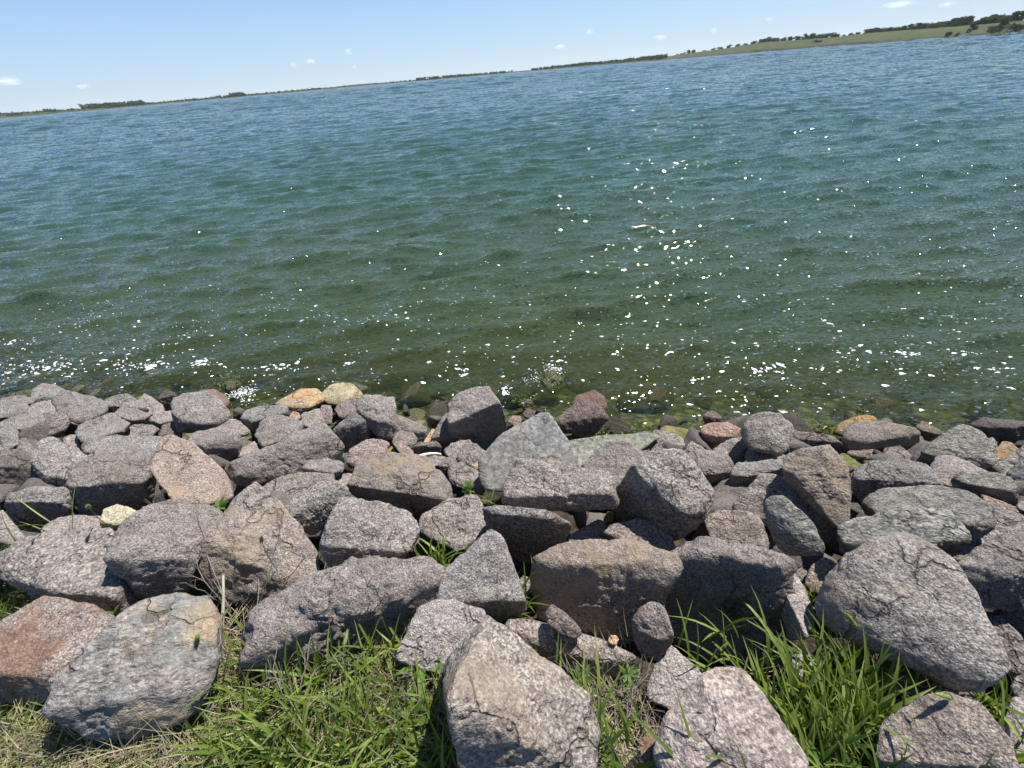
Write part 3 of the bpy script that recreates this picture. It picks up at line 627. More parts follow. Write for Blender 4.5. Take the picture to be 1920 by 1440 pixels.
def zone(n):
    return {1: (0, 660), 2: (480, 660), 3: (900, 660), 4: (1280, 660), 5: (0, 960), 6: (480, 960), 7: (900, 960), 8: (1280, 960)}[n]
NROCK = 0
DEBUG = []
def rock(z, mat, label, T, K=(), Fr=(), hgt=None, tilt=10, side=0, lean=0.35, p=120.0, rough=1.0, tint=(1, 1, 1), name=None, thick=0.62, X=(), dome=0.06, chips=12, lv=None, group=None, lift=0.0, cat=None):
    global NROCK
    NROCK += 1
    ox, oy = zone(z)
    px = lambda q: (ox + q[0] / 3.0, oy + q[1] / 3.0)
    T = [px(q) for q in T]; K = [px(q) for q in K]; Fr = [px(q) for q in Fr]
    allp = np.array(T + K + Fr); cen = allp.mean(0); ext = allp.max(0) - allp.min(0)
    tc = np.array(T + K).mean(0)
    spx = math.sqrt(ext[0] * ext[1])
    base = hit_ground(*tc, 0.0); size = spx * ((base - CAM) @ fw) / FPX
    h = hgt if hgt is not None else min(0.34, max(0.03, 0.48 * size)) + lift
    A = hit_ground(*tc, h); size = spx * ((A - CAM) @ fw) / FPX
    hh = CAM - A; hh[2] = 0; hh /= np.linalg.norm(hh); rr = np.array([-hh[1], hh[0], 0])
    a, s_ = math.radians(tilt), math.radians(side)
    nT = math.cos(a) * np.array([0, 0, 1.0]) + math.sin(a) * hh; nT = math.cos(s_) * nT + math.sin(s_) * rr; nT /= np.linalg.norm(nT)
    def on_plane(q, P0, n):
        d = ray(*q); den = d @ n
        if den > -0.12: den = -0.12
        t = ((P0 - CAM) @ n) / den
        t0 = np.linalg.norm(A - CAM)
        return CAM + d * min(max(t, t0 - 1.3 * size), t0 + 1.3 * size)
    T3 = [on_plane(q, A, nT) for q in T]; K3 = [on_plane(q, A, nT) for q in K]
    pts = list(T3) + list(K3)
    ridge2 = [T[0]] + K + [T[-1]]; ridge3 = [T3[0]] + K3 + [T3[-1]]
    F3 = []
    for q in Fr:
        best = None
        for i in range(len(ridge2) - 1):
            a2, b2 = np.array(ridge2[i]), np.array(ridge2[i + 1]); ab = b2 - a2; L2 = ab @ ab + 1e-6
            t = min(1, max(0, ((np.array(q) - a2) @ ab) / L2)); dist = np.linalg.norm(a2 + t * ab - np.array(q))
            if best is None or dist < best[0] - 1e-6: best = (dist, i, t)
        i = best[1]; seg = ridge3[i + 1] - ridge3[i]
        sh = np.array([seg[0], seg[1], 0]);
        if np.linalg.norm(sh) < 1e-5: sh = rr.copy()
        sh /= np.linalg.norm(sh); outw = np.array([-sh[1], sh[0], 0])
        if outw @ hh < 0: outw = -outw
        vr = ray(*q); L = lean
        for _ in range(12):
            dn = np.array([0, 0, -1.0]) + L * outw; dn /= np.linalg.norm(dn)
            n = np.cross(seg / np.linalg.norm(seg), dn); n /= np.linalg.norm(n)
            if n @ vr > 0: n = -n
            if n @ vr < -0.30: break
            L += 0.12
        Pm = ridge3[i] + best[2] * seg
        d = vr; den = min(d @ n, -0.2); t = ((Pm - CAM) @ n) / den
        t0 = np.linalg.norm(Pm - CAM)
        F3.append(CAM + d * min(max(t, t0 - 0.9 * size), t0 + 1.0 * size))
    outline3 = list(T3) + F3
    pts += F3
    c3 = np.mean(outline3, 0); vr = A - CAM; vr /= np.linalg.norm(vr)
    if dome and not K:
        pts.append(c3 - vr * dome * size)
    for x in X:
        q = px(x[:2]); d = ray(*q); P0 = on_plane(q, A, nT); pts.append(P0 - d * x[2] * size)
    if rough >= 0.9 and spx > 22:               # extra blunt corners break the faces into several planes
        gg = np.random.default_rng(7000 + NROCK); TT = np.array(T3 + K3); ct = TT.mean(0)
        for _ in range(3):
            w = gg.dirichlet(np.ones(len(TT)) * 0.7); q3 = 0.75 * (w @ TT) + 0.25 * ct; dq = q3 - CAM; dq /= np.linalg.norm(dq)
            pts.append(q3 - dq * size * gg.uniform(0.02, 0.06))
        if F3:
            FF = np.array(F3 + ridge3)
            for _ in range(2):
                w = gg.dirichlet(np.ones(len(FF)) * 0.8); q3 = w @ FF; dq = q3 - CAM; dq /= np.linalg.norm(dq); pts.append(q3 - dq * size * gg.uniform(0.02, 0.06))
    dn = 0.55 * vr + np.array([0, 0, -0.45]) - 0.25 * hh; dn /= np.linalg.norm(dn)
    for q in outline3:
        pts.append(c3 + 0.90 * (q - c3) + vr * 0.35 * thick * size)
        pts.append(c3 + 0.72 * (q - c3) + dn * thick * size)
    lv = lv or (6 if spx > 95 else 5 if spx > 28 else 4)
    S, Fc = rock_from_points(pts, 100 + NROCK, lv, p, rough, chips)
    o_loc = S.mean(0); zlow = S[:, 2].min(); o_loc[2] = zlow
    nm = name or ('boulder' if size > 0.34 else 'rock' if size > 0.12 else 'pebble')
    o = fast_mesh(nm, S - o_loc, Fc, ROCK[mat]); o.location = o_loc
    v = rng.uniform(0.90, 1.08); wv = rng.normal(0, 0.015)
    o.color = (tint[0] * (v + wv), tint[1] * v, tint[2] * (v - wv), 1)
    tag(o, label, cat or nm, group or 'boulders of the shore bank')
    return o
R = rock
# --- upper left, zone 1
R(1, 'granite', 'flat grey rock at the far left end of the waterline row', [(-40, 305), (0, 262), (110, 245), (190, 262), (190, 290), (100, 305)])
R(1, 'grey', 'rounded dark grey rock with a pale cap beside the submerged brown stones', [(180, 265), (185, 215), (240, 178), (300, 185), (350, 215), (330, 260)], [(260, 255)], [(200, 290), (310, 300)], lean=.7)
R(1, 'granite', 'long grey boulder sloping down from the pale-capped rock', [(300, 275), (350, 213), (440, 235), (530, 260), (595, 285), (600, 335), (540, 385), (430, 400), (350, 350)], side=-4)
R(1, 'grey', 'thin slab at the left edge under the flat waterline rock', [(-40, 345), (0, 300), (100, 285), (150, 297), (170, 330), (90, 362), (0, 372)])
R(1, 'granite', 'pale broad slab below the rounded pale-capped rock', [(150, 315), (200, 285), (300, 272), (360, 300), (345, 345), (250, 375), (170, 350)])
R(1, 'granite', 'wedge slab with a black shadow under its tip near the left edge', [(-20, 425), (0, 400), (60, 370), (160, 335), (235, 350), (256, 390)], [(100, 450), (160, 440)], [(60, 480), (110, 482), (170, 482), (232, 440)], lean=.2)
R(1, 'granite', 'dusky upright rock right of the wedge slab', [(230, 465), (255, 400), (300, 350), (370, 330), (388, 400), (360, 440), (290, 475)], tilt=35, tint=(.85, .82, .85))
R(1, 'grey', 'split wedge rock with a dark left end in the waterline row', [(595, 300), (605, 265), (680, 235), (745, 258), (795, 295), (832, 332)], [(660, 300), (720, 315)], [(555, 365), (640, 345), (825, 348)], lean=.2)
R(1, 'granite', 'low grey rock lying under the split wedge rock', [(635, 345), (680, 312), (760, 320), (840, 350), (838, 380)], [(740, 388)], [(700, 395), (800, 396)])
R(1, 'grey', 'bluish grey slab slanting below the low grey rock', [(425, 430), (500, 390), (620, 345), (690, 385), (722, 410), (700, 440), (600, 475), (470, 510)], tilt=5)
R(1, 'granite', 'small flat rock beside the dark reddish wedge stone', [(690, 440), (760, 408), (850, 412), (895, 440), (850, 475), (750, 480)])
R(1, 'pale', 'pale triangular rock in the waterline row by the dark brown stone', [(775, 275), (815, 238), (850, 260), (920, 320), (930, 348), (850, 352), (805, 315)], tilt=20)
R(1, 'wet', 'small dark brown stone by the big rounded boulder at the water', [(885, 265), (920, 225), (960, 220), (1000, 245)], [(960, 250)], [(890, 310), (930, 325), (975, 320)], tint=(1.3, 1.1, 1))
R(1, 'granite', 'big rounded grey boulder with a black hollow underneath near the water splash', [(985, 340), (990, 262), (1060, 225), (1130, 215), (1200, 250), (1280, 320), (1292, 370), (1265, 400)], [(1030, 385), (1100, 375), (1150, 398), (1190, 420)], [(1010, 445), (1090, 455), (1180, 440), (1240, 425)], lean=.1, p=26)
R(1, 'brown', 'dark wet rock behind the big rounded boulder at the splash', [(1110, 240), (1130, 215), (1200, 212), (1270, 250), (1295, 290), (1270, 320), (1200, 290)], tint=(.7, .62, .65))
R(1, 'pale', 'small pale rock left of the big rounded boulder', [(845, 380), (870, 340), (970, 332), (990, 365), (980, 388), (900, 405)])
R(1, 'granite', 'small dark reddish wedge stone under the big rounded boulder', [(895, 470), (920, 410), (980, 395), (1022, 440)], [(970, 440)], [(915, 492), (1020, 488)], tint=(.72, .62, .62), lean=.8)
R(1, 'granite', 'grey rock with a dark broken end behind the tan leaning slab', [(1040, 490), (1120, 450), (1220, 430), (1300, 445), (1345, 470), (1335, 520)], [(1150, 530), (1250, 512)], [(1180, 605), (1240, 650), (1330, 605), (1348, 545)], lean=.25)
R(1, 'granite', 'small rock right below the big rounded boulder', [(1215, 430), (1240, 385), (1330, 378), (1400, 440), (1395, 465), (1320, 480)])
R(1, 'gtan', 'tan flat-faced slab leaning between dark gaps', [(985, 832), (870, 680), (872, 600), (915, 485), (960, 475), (1110, 540), (1222, 640), (1270, 690), (1280, 780), (1332, 838), (1160, 855)], tilt=22, side=6, p=50, rough=.55, tint=(1.2, 1.08, 1.0), hgt=.3, dome=.02)
R(1, 'granite', 'large boulder with a wide shadowed front behind the cream stone', [(372, 765), (465, 620), (560, 548), (660, 525), (780, 530), (832, 580), (862, 660)], [(500, 700), (640, 695), (770, 715)], [(400, 800), (430, 890), (560, 930), (800, 905), (850, 725)], lean=.25, tilt=4)
R(1, 'granite', 'squared block with a flat pinkish top and dark front face beside the cream stone', [(40, 838), (60, 800), (200, 765), (340, 765), (402, 800)], [(120, 850), (330, 842)], [(60, 920), (150, 1055), (250, 1005), (425, 905)], lean=.15)
R(1, 'granite', 'pinkish rock with a shadowed underside above the squared block', [(180, 620), (200, 565), (250, 488), (310, 490), (400, 560), (488, 642), (440, 718)], [(265, 692), (340, 697)], [(265, 765), (390, 762)], lean=.3, tilt=16)
R(1, 'grey', 'grey rock at the left edge above the dark boulder', [(-40, 510), (-20, 440), (50, 420), (100, 450), (106, 530), (0, 570)], tilt=25)
R(1, 'granite', 'dark rounded boulder cut by the left edge of the view', [(-50, 610), (0, 575), (100, 545), (180, 600), (205, 655)], [(60, 630), (120, 650)], [(-40, 760), (100, 785), (272, 762)], lean=.6, tint=(.7, .7, .66))
R(1, 'granite', 'small upright rock tucked beside the dark rounded boulder', [(100, 540), (110, 485), (150, 485), (192, 550), (150, 605)], tilt=30, tint=(.8, .78, .78))
R(1, 'pale', 'small pale stone deep in the gap beside the shadowed pinkish rock', [(352, 490), (400, 465), (440, 470), (448, 520), (455, 565), (400, 548)])
R(1, 'grey', 'long slab behind the large shadow-fronted boulder', [(455, 565), (480, 500), (650, 468), (800, 475), (905, 490), (892, 565), (862, 620), (760, 600), (600, 560)], tilt=5)
R(1, 'pale', 'small pale stone between the broken-ended rock and the long pink boulder', [(1340, 592), (1370, 540), (1430, 505), (1455, 550), (1420, 585)])
R(1, 'pale', 'pale boulder at the left edge below the squared block', [(-60, 1080), (-30, 900), (20, 893), (80, 980), (148, 1055), (80, 1085)], tilt=20)
R(1, 'pale', 'pale pinkish flat rock under the cream stone', [(235, 1005), (280, 945), (400, 925), (570, 935), (575, 1005), (450, 1060), (270, 1055)])
R(1, 'cream', 'small cream coloured stone resting on the pinkish rocks', [(570, 960), (590, 882), (640, 862), (720, 875), (762, 898), (752, 920)], [(650, 972), (720, 935)], [(575, 1002), (620, 1003), (730, 955)], lean=.4, lift=.05, name='rock')
R(1, 'granite', 'long flat slab with a shadowed front edge along the left side', [(-60, 1200), (-20, 1125), (120, 1070), (260, 1045), (450, 1003), (620, 1005), (655, 1100), (675, 1290), (710, 1400)], [(0, 1235), (150, 1300), (330, 1337), (500, 1388)], [(50, 1290), (230, 1355), (420, 1442), (650, 1505), (800, 1535)], lean=.1, tilt=6, hgt=.26)
R(1, 'granite', 'large rough boulder leaning on the long flat slab', [(648, 1025), (730, 932), (900, 868), (1010, 830), (1190, 850), (1272, 948), (1205, 1020), (1145, 1135)], [(740, 1140), (800, 1190), (930, 1170), (1070, 1095)], [(598, 1150), (690, 1255), (790, 1355), (890, 1405), (1010, 1355), (1110, 1270)], lean=.4, tilt=24, side=6, hgt=.34)
R(1, 'gtan', 'broad rust-stained boulder behind the dead twigs', [(1190, 1040), (1270, 920), (1400, 780), (1440, 758), (1530, 830), (1585, 870), (1560, 970), (1585, 1060), (1650, 1120), (1790, 1150), (1815, 1235)], [(1270, 1150), (1500, 1240)], [(1150, 1120), (1190, 1400), (1440, 1440), (1750, 1290)], lean=1.1, tilt=20, hgt=.3)
# --- centre left, zone 2
R(2, 'grey', 'rounded grey rock with a deep shadow patch beside the rust-stained boulder', [(140, 905), (190, 840), (350, 740), (440, 733), (520, 768)], [(250, 835), (420, 795)], [(155, 960), (250, 1012), (330, 1025), (440, 905), (515, 805)], lean=.55, p=22, hgt=.36)
R(2, 'granite', 'large pinkish boulder with a long sloping top edge', [(-180, 660), (10, 560), (350, 408), (410, 404), (462, 475)], [(-100, 665), (100, 575), (340, 480)], [(-170, 705), (-50, 757), (150, 705), (300, 630), (490, 615), (502, 560)], lean=.75, tilt=12, hgt=.3)
R(2, 'granite', 'low boulder below the long-edged pinkish boulder', [(15, 785), (60, 730), (200, 685), (430, 690), (445, 735), (350, 760), (200, 845), (40, 850)])
R(2, 'granite', 'flat-topped stone lying against the long-edged pinkish boulder', [(260, 662), (320, 600), (340, 588), (490, 625), (502, 642)], [(430, 682)], [(320, 687), (430, 728), (492, 662)], lean=.2, lift=.06)
R(2, 'pale', 'small pale rock between the rounded grey rock and the yellowish boulder', [(435, 740), (480, 690), (555, 690), (545, 765), (480, 780)])
R(2, 'grey', 'grey rock with dark notched front in the waterline row left of the tan stone', [(-82, 372), (-60, 330), (30, 305), (110, 295), (198, 322)], [(-20, 395), (50, 365), (130, 348)], [(-70, 422), (-20, 452), (50, 405), (185, 350)], lean=.15)
R(2, 'tan', 'orange tan flat stone lying at the water beside the pale yellow boulder', [(95, 295), (180, 258), (250, 210), (330, 208), (388, 235), (398, 272)], [(300, 312)], [(150, 303), (240, 333), (345, 312)], lean=.4, p=26, rough=.6)
R(2, 'cream', 'pale yellow rounded boulder at the water', [(372, 235), (420, 188), (490, 168), (540, 180), (612, 248), (600, 275), (500, 305), (395, 292)], p=22, rough=.5, tilt=8, tint=(.95, .9, .78), dome=.12)
R(2, 'wet', 'dark wet stone half under water behind the pale yellow boulder', [(412, 190), (440, 163), (560, 175), (630, 197), (622, 228), (500, 205)])
R(2, 'grey', 'small dark upright stone leaning on the orange tan stone', [(368, 302), (385, 245), (430, 226), (456, 272), (440, 315)], tilt=40, tint=(.75, .75, .78))
R(2, 'granite', 'small upright grey stone above the pebbles', [(353, 352), (370, 303), (420, 303), (432, 345), (422, 412), (388, 403)], tilt=30)
R(2, 'granite', 'grey stone left of the small upright stone', [(242, 402), (290, 345), (350, 313), (372, 362), (392, 412), (310, 430)])
R(2, 'brown', 'reddish pebble in the gap below the orange tan stone', [(185, 362), (210, 335), (240, 343), (257, 378), (220, 388)], tint=(1.3, 1.25, 1.25))
R(2, 'grey', 'grey pebble in the gap below the orange tan stone', [(250, 362), (270, 338), (300, 343), (307, 372), (270, 388)])
R(2, 'granite', 'broad grey-pink boulder behind the long-edged pinkish boulder', [(0, 472), (40, 390), (110, 348), (220, 378), (265, 412), (245, 455), (120, 505), (20, 535)])
R(2, 'granite', 'small pinkish rock between the pale yellow boulder and the overhanging block', [(440, 335), (470, 290), (540, 260), (562, 300), (562, 352), (480, 375)], tint=(1.1, 1, 1))
R(2, 'granite', 'overhanging squarish block standing at the water end of the pile', [(568, 322), (575, 253), (690, 248), (777, 265), (777, 325)], [(590, 342), (680, 398), (745, 388)], [(618, 400), (700, 492), (755, 515), (782, 402)], lean=.45, tilt=22, hgt=.34)
R(2, 'grey', 'dark upright rock in front of the overhanging block', [(438, 435), (520, 360), (600, 343), (632, 382)], [(500, 440), (600, 402)], [(468, 505), (510, 582), (600, 535), (642, 472)], lean=.2, tilt=22, tint=(.7, .7, .72), hgt=.26)
R(2, 'granite', 'narrow pale rock face between the dark upright rock and the overhanging block', [(623, 402), (640, 370), (672, 378), (692, 472), (650, 495), (620, 485)], tilt=45)
R(2, 'granite', 'reddish rock below the dark upright rock', [(513, 612), (540, 543), (620, 498), (690, 490), (748, 522), (722, 572)], [(600, 602)], [(520, 645), (595, 672)], lean=.9, tint=(1.02, .92, .92))
R(2, 'granite', 'grey rock reaching the water right of the overhanging block', [(768, 422), (775, 348), (860, 383), (968, 430), (972, 452)], [(900, 452)], [(800, 462), (910, 508), (952, 492)], lean=.5)
R(2, 'granite', 'small grey stone under the rock that reaches the water', [(768, 505), (800, 440), (880, 458), (908, 492), (892, 525), (800, 528)])
R(2, 'tan', 'thin tan stone wedged beside the notched tall boulder', [(935, 520), (960, 480), (990, 434), (1012, 440), (1000, 485), (960, 520)], tint=(1.2, 1.2, 1.2))
R(2, 'grey', 'dark flat stone between the pale strip and the small grey stone', [(868, 537), (920, 513), (1000, 503), (1048, 532)], [(960, 527)], [(890, 578), (1042, 578)], tint=(.7, .68, .66), lean=.2)
R(2, 'granite', 'small tan-pink wedge stone behind the yellowish-topped boulder', [(768, 512), (832, 508), (882, 560), (905, 600), (840, 600)], tint=(1.15, 1.05, .95))
R(2, 'tan', 'little mossy tan stone beside the wedge stone', [(718, 585), (760, 528), (792, 560), (785, 590)], tint=(.8, .75, .5))
R(2, 'grey', 'rounded mottled stone just under the pale strip', [(938, 605), (1000, 585), (1062, 592), (1055, 635), (990, 645)])
R(2, 'granite', 'mid grey rock below the notched tall boulder', [(1058, 562), (1110, 508), (1200, 495), (1232, 540), (1200, 605), (1100, 598)])
R(2, 'granite', 'grey ridge-topped rock left of the smooth grey slab', [(1118, 605), (1180, 520), (1240, 520), (1302, 572), (1292, 625), (1210, 635)], tilt=18)
R(2, 'granite', 'small dark round rock below the mottled stone', [(1028, 640), (1060, 600), (1120, 593), (1138, 632)], [(1090, 645)], [(1040, 685), (1110, 675)], tint=(.85, .83, .85))
R(2, 'tan', 'small tan stone against the edge of the smooth grey slab', [(1198, 645), (1240, 583), (1275, 590), (1268, 655), (1230, 670)], tint=(.95, .9, .85))
R(2, 'granite', 'rock with a deep groove above the feathery weed', [(1078, 695), (1100, 640), (1160, 626), (1250, 680), (1308, 742), (1295, 775)], [(1180, 742)], [(1108, 742), (1170, 762), (1262, 805)], lean=.8)
R(2, 'granite', 'tall notched boulder standing at the water with a dark right face', [(1085, 380), (1072, 300), (1110, 248), (1260, 198), (1300, 196), (1347, 252), (1360, 285)], [(1185, 345), (1260, 330)], [(1110, 460), (1232, 500), (1260, 482), (1370, 482), (1408, 432)], lean=.0, tilt=22, hgt=.38, thick=.5, rough=.89)
R(2, 'granite', 'lower left shoulder rock of the tall notched boulder', [(988, 482), (1030, 408), (1075, 350), (1130, 400), (1160, 470)], [(1060, 475)], [(1040, 525), (1130, 495)], lean=.2, tilt=25)
R(2, 'smooth', 'large smooth grey slab with a scratched flat face', [(1280, 735), (1270, 610), (1380, 488), (1500, 418), (1590, 368), (1648, 365), (1695, 462), (1775, 560), (1803, 625), (1790, 658), (1600, 705), (1400, 770), (1310, 765)], tilt=30, side=2, p=40, rough=.35, hgt=.3, dome=.015, chips=2, thick=.4)
R(2, 'granite', 'small rock against the right edge of the smooth grey slab', [(1690, 472), (1740, 480), (1778, 532), (1762, 565), (1715, 530)])
R(2, 'gtan', 'big boulder with a yellowish top and deep dark underside', [(525, 745), (560, 700), (620, 588), (720, 583), (840, 578), (940, 600), (1020, 670), (1112, 762), (1118, 832)], [(640, 695), (850, 735), (980, 812)], [(540, 785), (640, 835), (760, 905), (905, 958), (1020, 875)], lean=.05, tilt=10, hgt=.33)
R(2, 'granite', 'chunky granite boulder above the low flat-topped granite block', [(373, 1065), (400, 980), (490, 838), (560, 833), (740, 898), (850, 903), (902, 970), (917, 1062)], [(420, 1092), (560, 1055), (640, 1110), (830, 1135)], [(363, 1115), (410, 1230), (550, 1190), (750, 1170), (860, 1145)], lean=.4, tilt=16, hgt=.33)
R(2, 'granite', 'rounded pinkish granite boulder behind the bright grass tuft', [(903, 965), (1010, 880), (1090, 828), (1230, 818), (1282, 850), (1328, 950), (1328, 1000), (1200, 1062), (1130, 1125)], [(1000, 1025)], [(918, 1015), (1080, 1100)], lean=.8, tilt=14, p=26)
R(2, 'granite', 'wedge shaped granite boulder with a pointed top right of the bright grass tuft', [(998, 1405), (1060, 1240), (1180, 1130), (1322, 983), (1402, 1090), (1482, 1280), (1498, 1392)], [(1180, 1375), (1400, 1345)], [(1000, 1455), (1200, 1485), (1300, 1545), (1450, 1545), (1505, 1455)], lean=.15, tilt=26, hgt=.3, rough=.89)
R(2, 'grey', 'dark shadowed block left of the black cavity', [(1288, 860), (1340, 868), (1480, 893), (1590, 888), (1640, 903), (1745, 950)], [(1350, 915), (1600, 925), (1690, 958)], [(1325, 1010), (1380, 1105), (1450, 1155), (1570, 1183), (1722, 1085), (1758, 980)], lean=.0, tilt=0, hgt=.36, tint=(.85, .83, .83))
# --- centre right, zone 3
R(3, 'granite', 'long block with hollowed front overhanging the black cavity', [(128, 810), (180, 640), (215, 613), (290, 655), (440, 655), (560, 663), (640, 695), (715, 703), (757, 770), (755, 825)], [(260, 700), (480, 700), (570, 790), (690, 800)], [(138, 842), (190, 872), (330, 882), (520, 868), (722, 872)], lean=.4, tilt=14, hgt=.36)
R(3, 'pale', 'pale flat rock inside the black cavity', [(488, 1055), (580, 990), (660, 945), (702, 960), (702, 1025), (680, 1055), (560, 1095)])
R(3, 'granite', 'arched rock behind the big tan-topped boulder', [(688, 1035), (740, 985), (870, 950), (960, 953), (1030, 978), (1082, 1060), (1098, 1155)], [(800, 1035), (880, 1025), (1000, 1080)], [(690, 1065), (860, 1080), (1000, 1120), (1090, 1175)], lean=.3)
R(3, 'tan', 'small tan upright stone inside the black cavity', [(693, 945), (720, 895), (747, 900), (732, 960), (752, 985), (710, 995)], tilt=40, tint=(1.05, .9, .75))
R(7, 'gtan', 'big tan-topped block with a rough lit front', [(322, 258), (420, 200), (560, 173), (800, 153), (900, 173), (1060, 250), (1097, 312), (1092, 345)], [(400, 310), (600, 285), (850, 340), (1000, 360)], [(313, 405), (355, 600), (560, 695), (700, 735), (870, 690), (1000, 525)], lean=.42, tilt=10, hgt=.34, tint=(1.02, .98, .94))
R(3, 'slate', 'flat greenish grey slab at the waterline beside the smooth grey slab', [(500, 562), (510, 500), (650, 478), (960, 463), (1003, 480), (900, 545), (640, 640), (545, 655)], tilt=8, p=40, rough=.3, dome=.01, thick=.3, hgt=.10, chips=1)
R(3, 'cream', 'low cream-edged stone on the greenish slab', [(693, 522), (760, 488), (900, 468), (965, 472), (925, 515), (800, 530)], tint=(.75, .72, .68))
R(3, 'pale', 'pale cream-capped rock on the greenish slab', [(903, 548), (980, 438), (1080, 458), (1135, 490), (1155, 548), (1050, 566)], tilt=20, tint=(.95, .95, .86))
R(3, 'granite', 'pinkish broken rock between the greenish slab and the pyramid boulder', [(573, 655), (640, 570), (730, 523), (840, 523), (915, 560), (895, 625), (780, 765)], [], [(650, 690), (740, 745)], lean=.9)
R(3, 'granite', 'pyramid boulder with one black face and one lit face', [(868, 645), (950, 563), (1040, 573), (1140, 588), (1172, 660), (1282, 780), (1303, 832), (1245, 925)], [(960, 760), (1050, 820), (1140, 915)], [(785, 775), (748, 932), (900, 972), (1090, 1064), (1200, 985), (1275, 905)], lean=.1, tilt=20, side=8, hgt=.42, rough=.89)
R(3, 'granite', 'grey rock with a dark lower face right of the pyramid boulder', [(1155, 600), (1190, 568), (1310, 553), (1372, 560), (1423, 658)], [(1240, 692), (1320, 682)], [(1178, 655), (1260, 765), (1402, 722)], lean=.1)
R(3, 'grey', 'small grey stone beside the yellow-green flat slab', [(1158, 543), (1190, 503), (1252, 535), (1288, 572), (1200, 580)])
R(3, 'olive', 'yellow-green algae stained flat slab at the waterline', [(1000, 445), (1060, 418), (1160, 438), (1300, 488), (1333, 520), (1300, 555), (1140, 505)], tilt=4, hgt=.05, p=44, rough=.4)
R(3, 'granite', 'angular grey rock just inland of the yellow-green slab', [(1308, 555), (1380, 508), (1490, 483), (1508, 503), (1495, 560)], [(1400, 590)], [(1338, 592), (1400, 643), (1480, 625), (1508, 582)], lean=.4, tilt=14)
R(3, 'brown', 'reddish brown rock at the waterline by the large rounded grey boulder', [(1233, 455), (1270, 400), (1390, 398), (1462, 440), (1452, 475)], [(1330, 475)], [(1258, 495), (1340, 520), (1450, 495)], lean=.1, tint=(1.3, 1.15, 1.1), hgt=.16)
R(3, 'wet', 'dark brown triangular stone in the water behind the reddish brown rock', [(1253, 368), (1295, 328), (1342, 345), (1362, 380)], [(1300, 370)], [(1268, 400), (1342, 402)], tint=(1.3, 1.05, .9), hgt=.14)
R(3, 'wet', 'dark wet angular rock standing in the shallows, front one of two', [(422, 400), (520, 308), (570, 273), (640, 300), (713, 362)], [(560, 375)], [(428, 415), (560, 473), (650, 463), (713, 392)], lean=.3, hgt=.22, tint=(1.1, 1, 1))
R(3, 'wet', 'dark reddish wet rock behind the front dark angular rock in the shallows', [(508, 292), (560, 243), (650, 218), (692, 250), (718, 312)], [(650, 302)], [(600, 305), (705, 345)], hgt=.22, tint=(1.3, 1, .95))
R(3, 'wet', 'dark round pebble at the foot of the dark angular rock', [(433, 452), (470, 423), (510, 428), (522, 466), (460, 478)], hgt=.06)
R(3, 'brown', 'reddish pebble between the notched boulder and the smooth grey slab', [(148, 392), (180, 358), (227, 363), (237, 402), (190, 424)], hgt=.06)
R(3, 'wet', 'wet brown stone with green algae behind the smooth grey slab', [(235, 352), (270, 318), (332, 340), (332, 368), (260, 374)], hgt=.06, tint=(1.4, 1.3, 1))
# --- right, zone 4
R(4, 'grey', 'large rounded grey boulder at the waterline by the sun glitter', [(322, 445), (350, 388), (430, 350), (540, 350), (612, 400), (622, 452), (592, 535), (560, 575), (450, 565), (355, 545)], tilt=26, p=20, hgt=.30, dome=.16, tint=(1.02, 1, .94))
R(4, 'wet', 'dark flat wet stone right of the large rounded grey boulder', [(613, 482), (650, 448), (760, 463), (850, 473), (903, 508)], [(700, 492), (820, 505)], [(620, 548), (800, 545), (902, 545)], lean=.1, tint=(1.6, 1.6, 1.6))
R(4, 'grey', 'long grey rock with shaded front and stepped right end at the waterline', [(903, 485), (930, 428), (1050, 393), (1110, 393), (1190, 435), (1290, 428), (1318, 462)], [(980, 500), (1080, 462), (1220, 462)], [(908, 563), (1000, 580), (1100, 555), (1200, 545), (1302, 543)], lean=.2, tint=(.92, .9, .85))
R(4, 'tan', 'wet yellowish stone behind the long shaded grey rock', [(828, 455), (900, 393), (1000, 360), (1072, 366), (1115, 397), (1000, 425), (900, 475)], tint=(.72, .65, .45), p=26, hgt=.12)
R(4, 'brown', 'dark wedge stone at the water next to the stepped grey rock', [(1308, 425), (1350, 388), (1443, 440), (1448, 465)], [(1370, 452)], [(1318, 525), (1402, 495)], tint=(.7, .7, .62), lean=.1)
R(4, 'wet', 'low black wet rock at the right end of the waterline', [(1618, 405), (1680, 380), (1800, 383), (1960, 400)], [(1700, 420), (1850, 432)], [(1640, 425), (1720, 485), (1850, 545), (1960, 540)], lean=.1, tint=(.8, .8, .85))
R(4, 'gneiss', 'large pale rounded boulder below the low black wet rock', [(1330, 580), (1400, 498), (1540, 423), (1600, 406), (1672, 440), (1713, 500), (1773, 605)], [(1440, 565), (1560, 545), (1680, 558)], [(1375, 615), (1460, 605), (1600, 625), (1685, 665)], lean=.9, p=20, tilt=20, tint=(1.12, 1.1, 1.04))
R(4, 'grey', 'small grey rock touching the large pale rounded boulder', [(1703, 503), (1740, 478), (1768, 510), (1768, 575), (1730, 565)])
R(4, 'tan', 'small tan rock in the gap below the low black wet rock', [(1752, 563), (1800, 508), (1852, 513), (1888, 545), (1842, 605), (1790, 625)], tint=(.75, .72, .7))
R(4, 'grey', 'flat rock at the right edge beside the small tan rock', [(1798, 625), (1870, 558), (1930, 518), (1990, 530), (1990, 600), (1850, 635)])
R(4, 'gneiss', 'small blocky grey stone below the small tan rock', [(1688, 663), (1720, 613), (1812, 618), (1868, 642), (1822, 695), (1740, 705)])
R(4, 'brown', 'flat dark brown stone above the olive mossy slab', [(913, 577), (950, 558), (1080, 550), (1128, 572)], [(1020, 592)], [(938, 613), (1040, 638), (1118, 623)], tint=(.9, .9, .9), lean=.2)
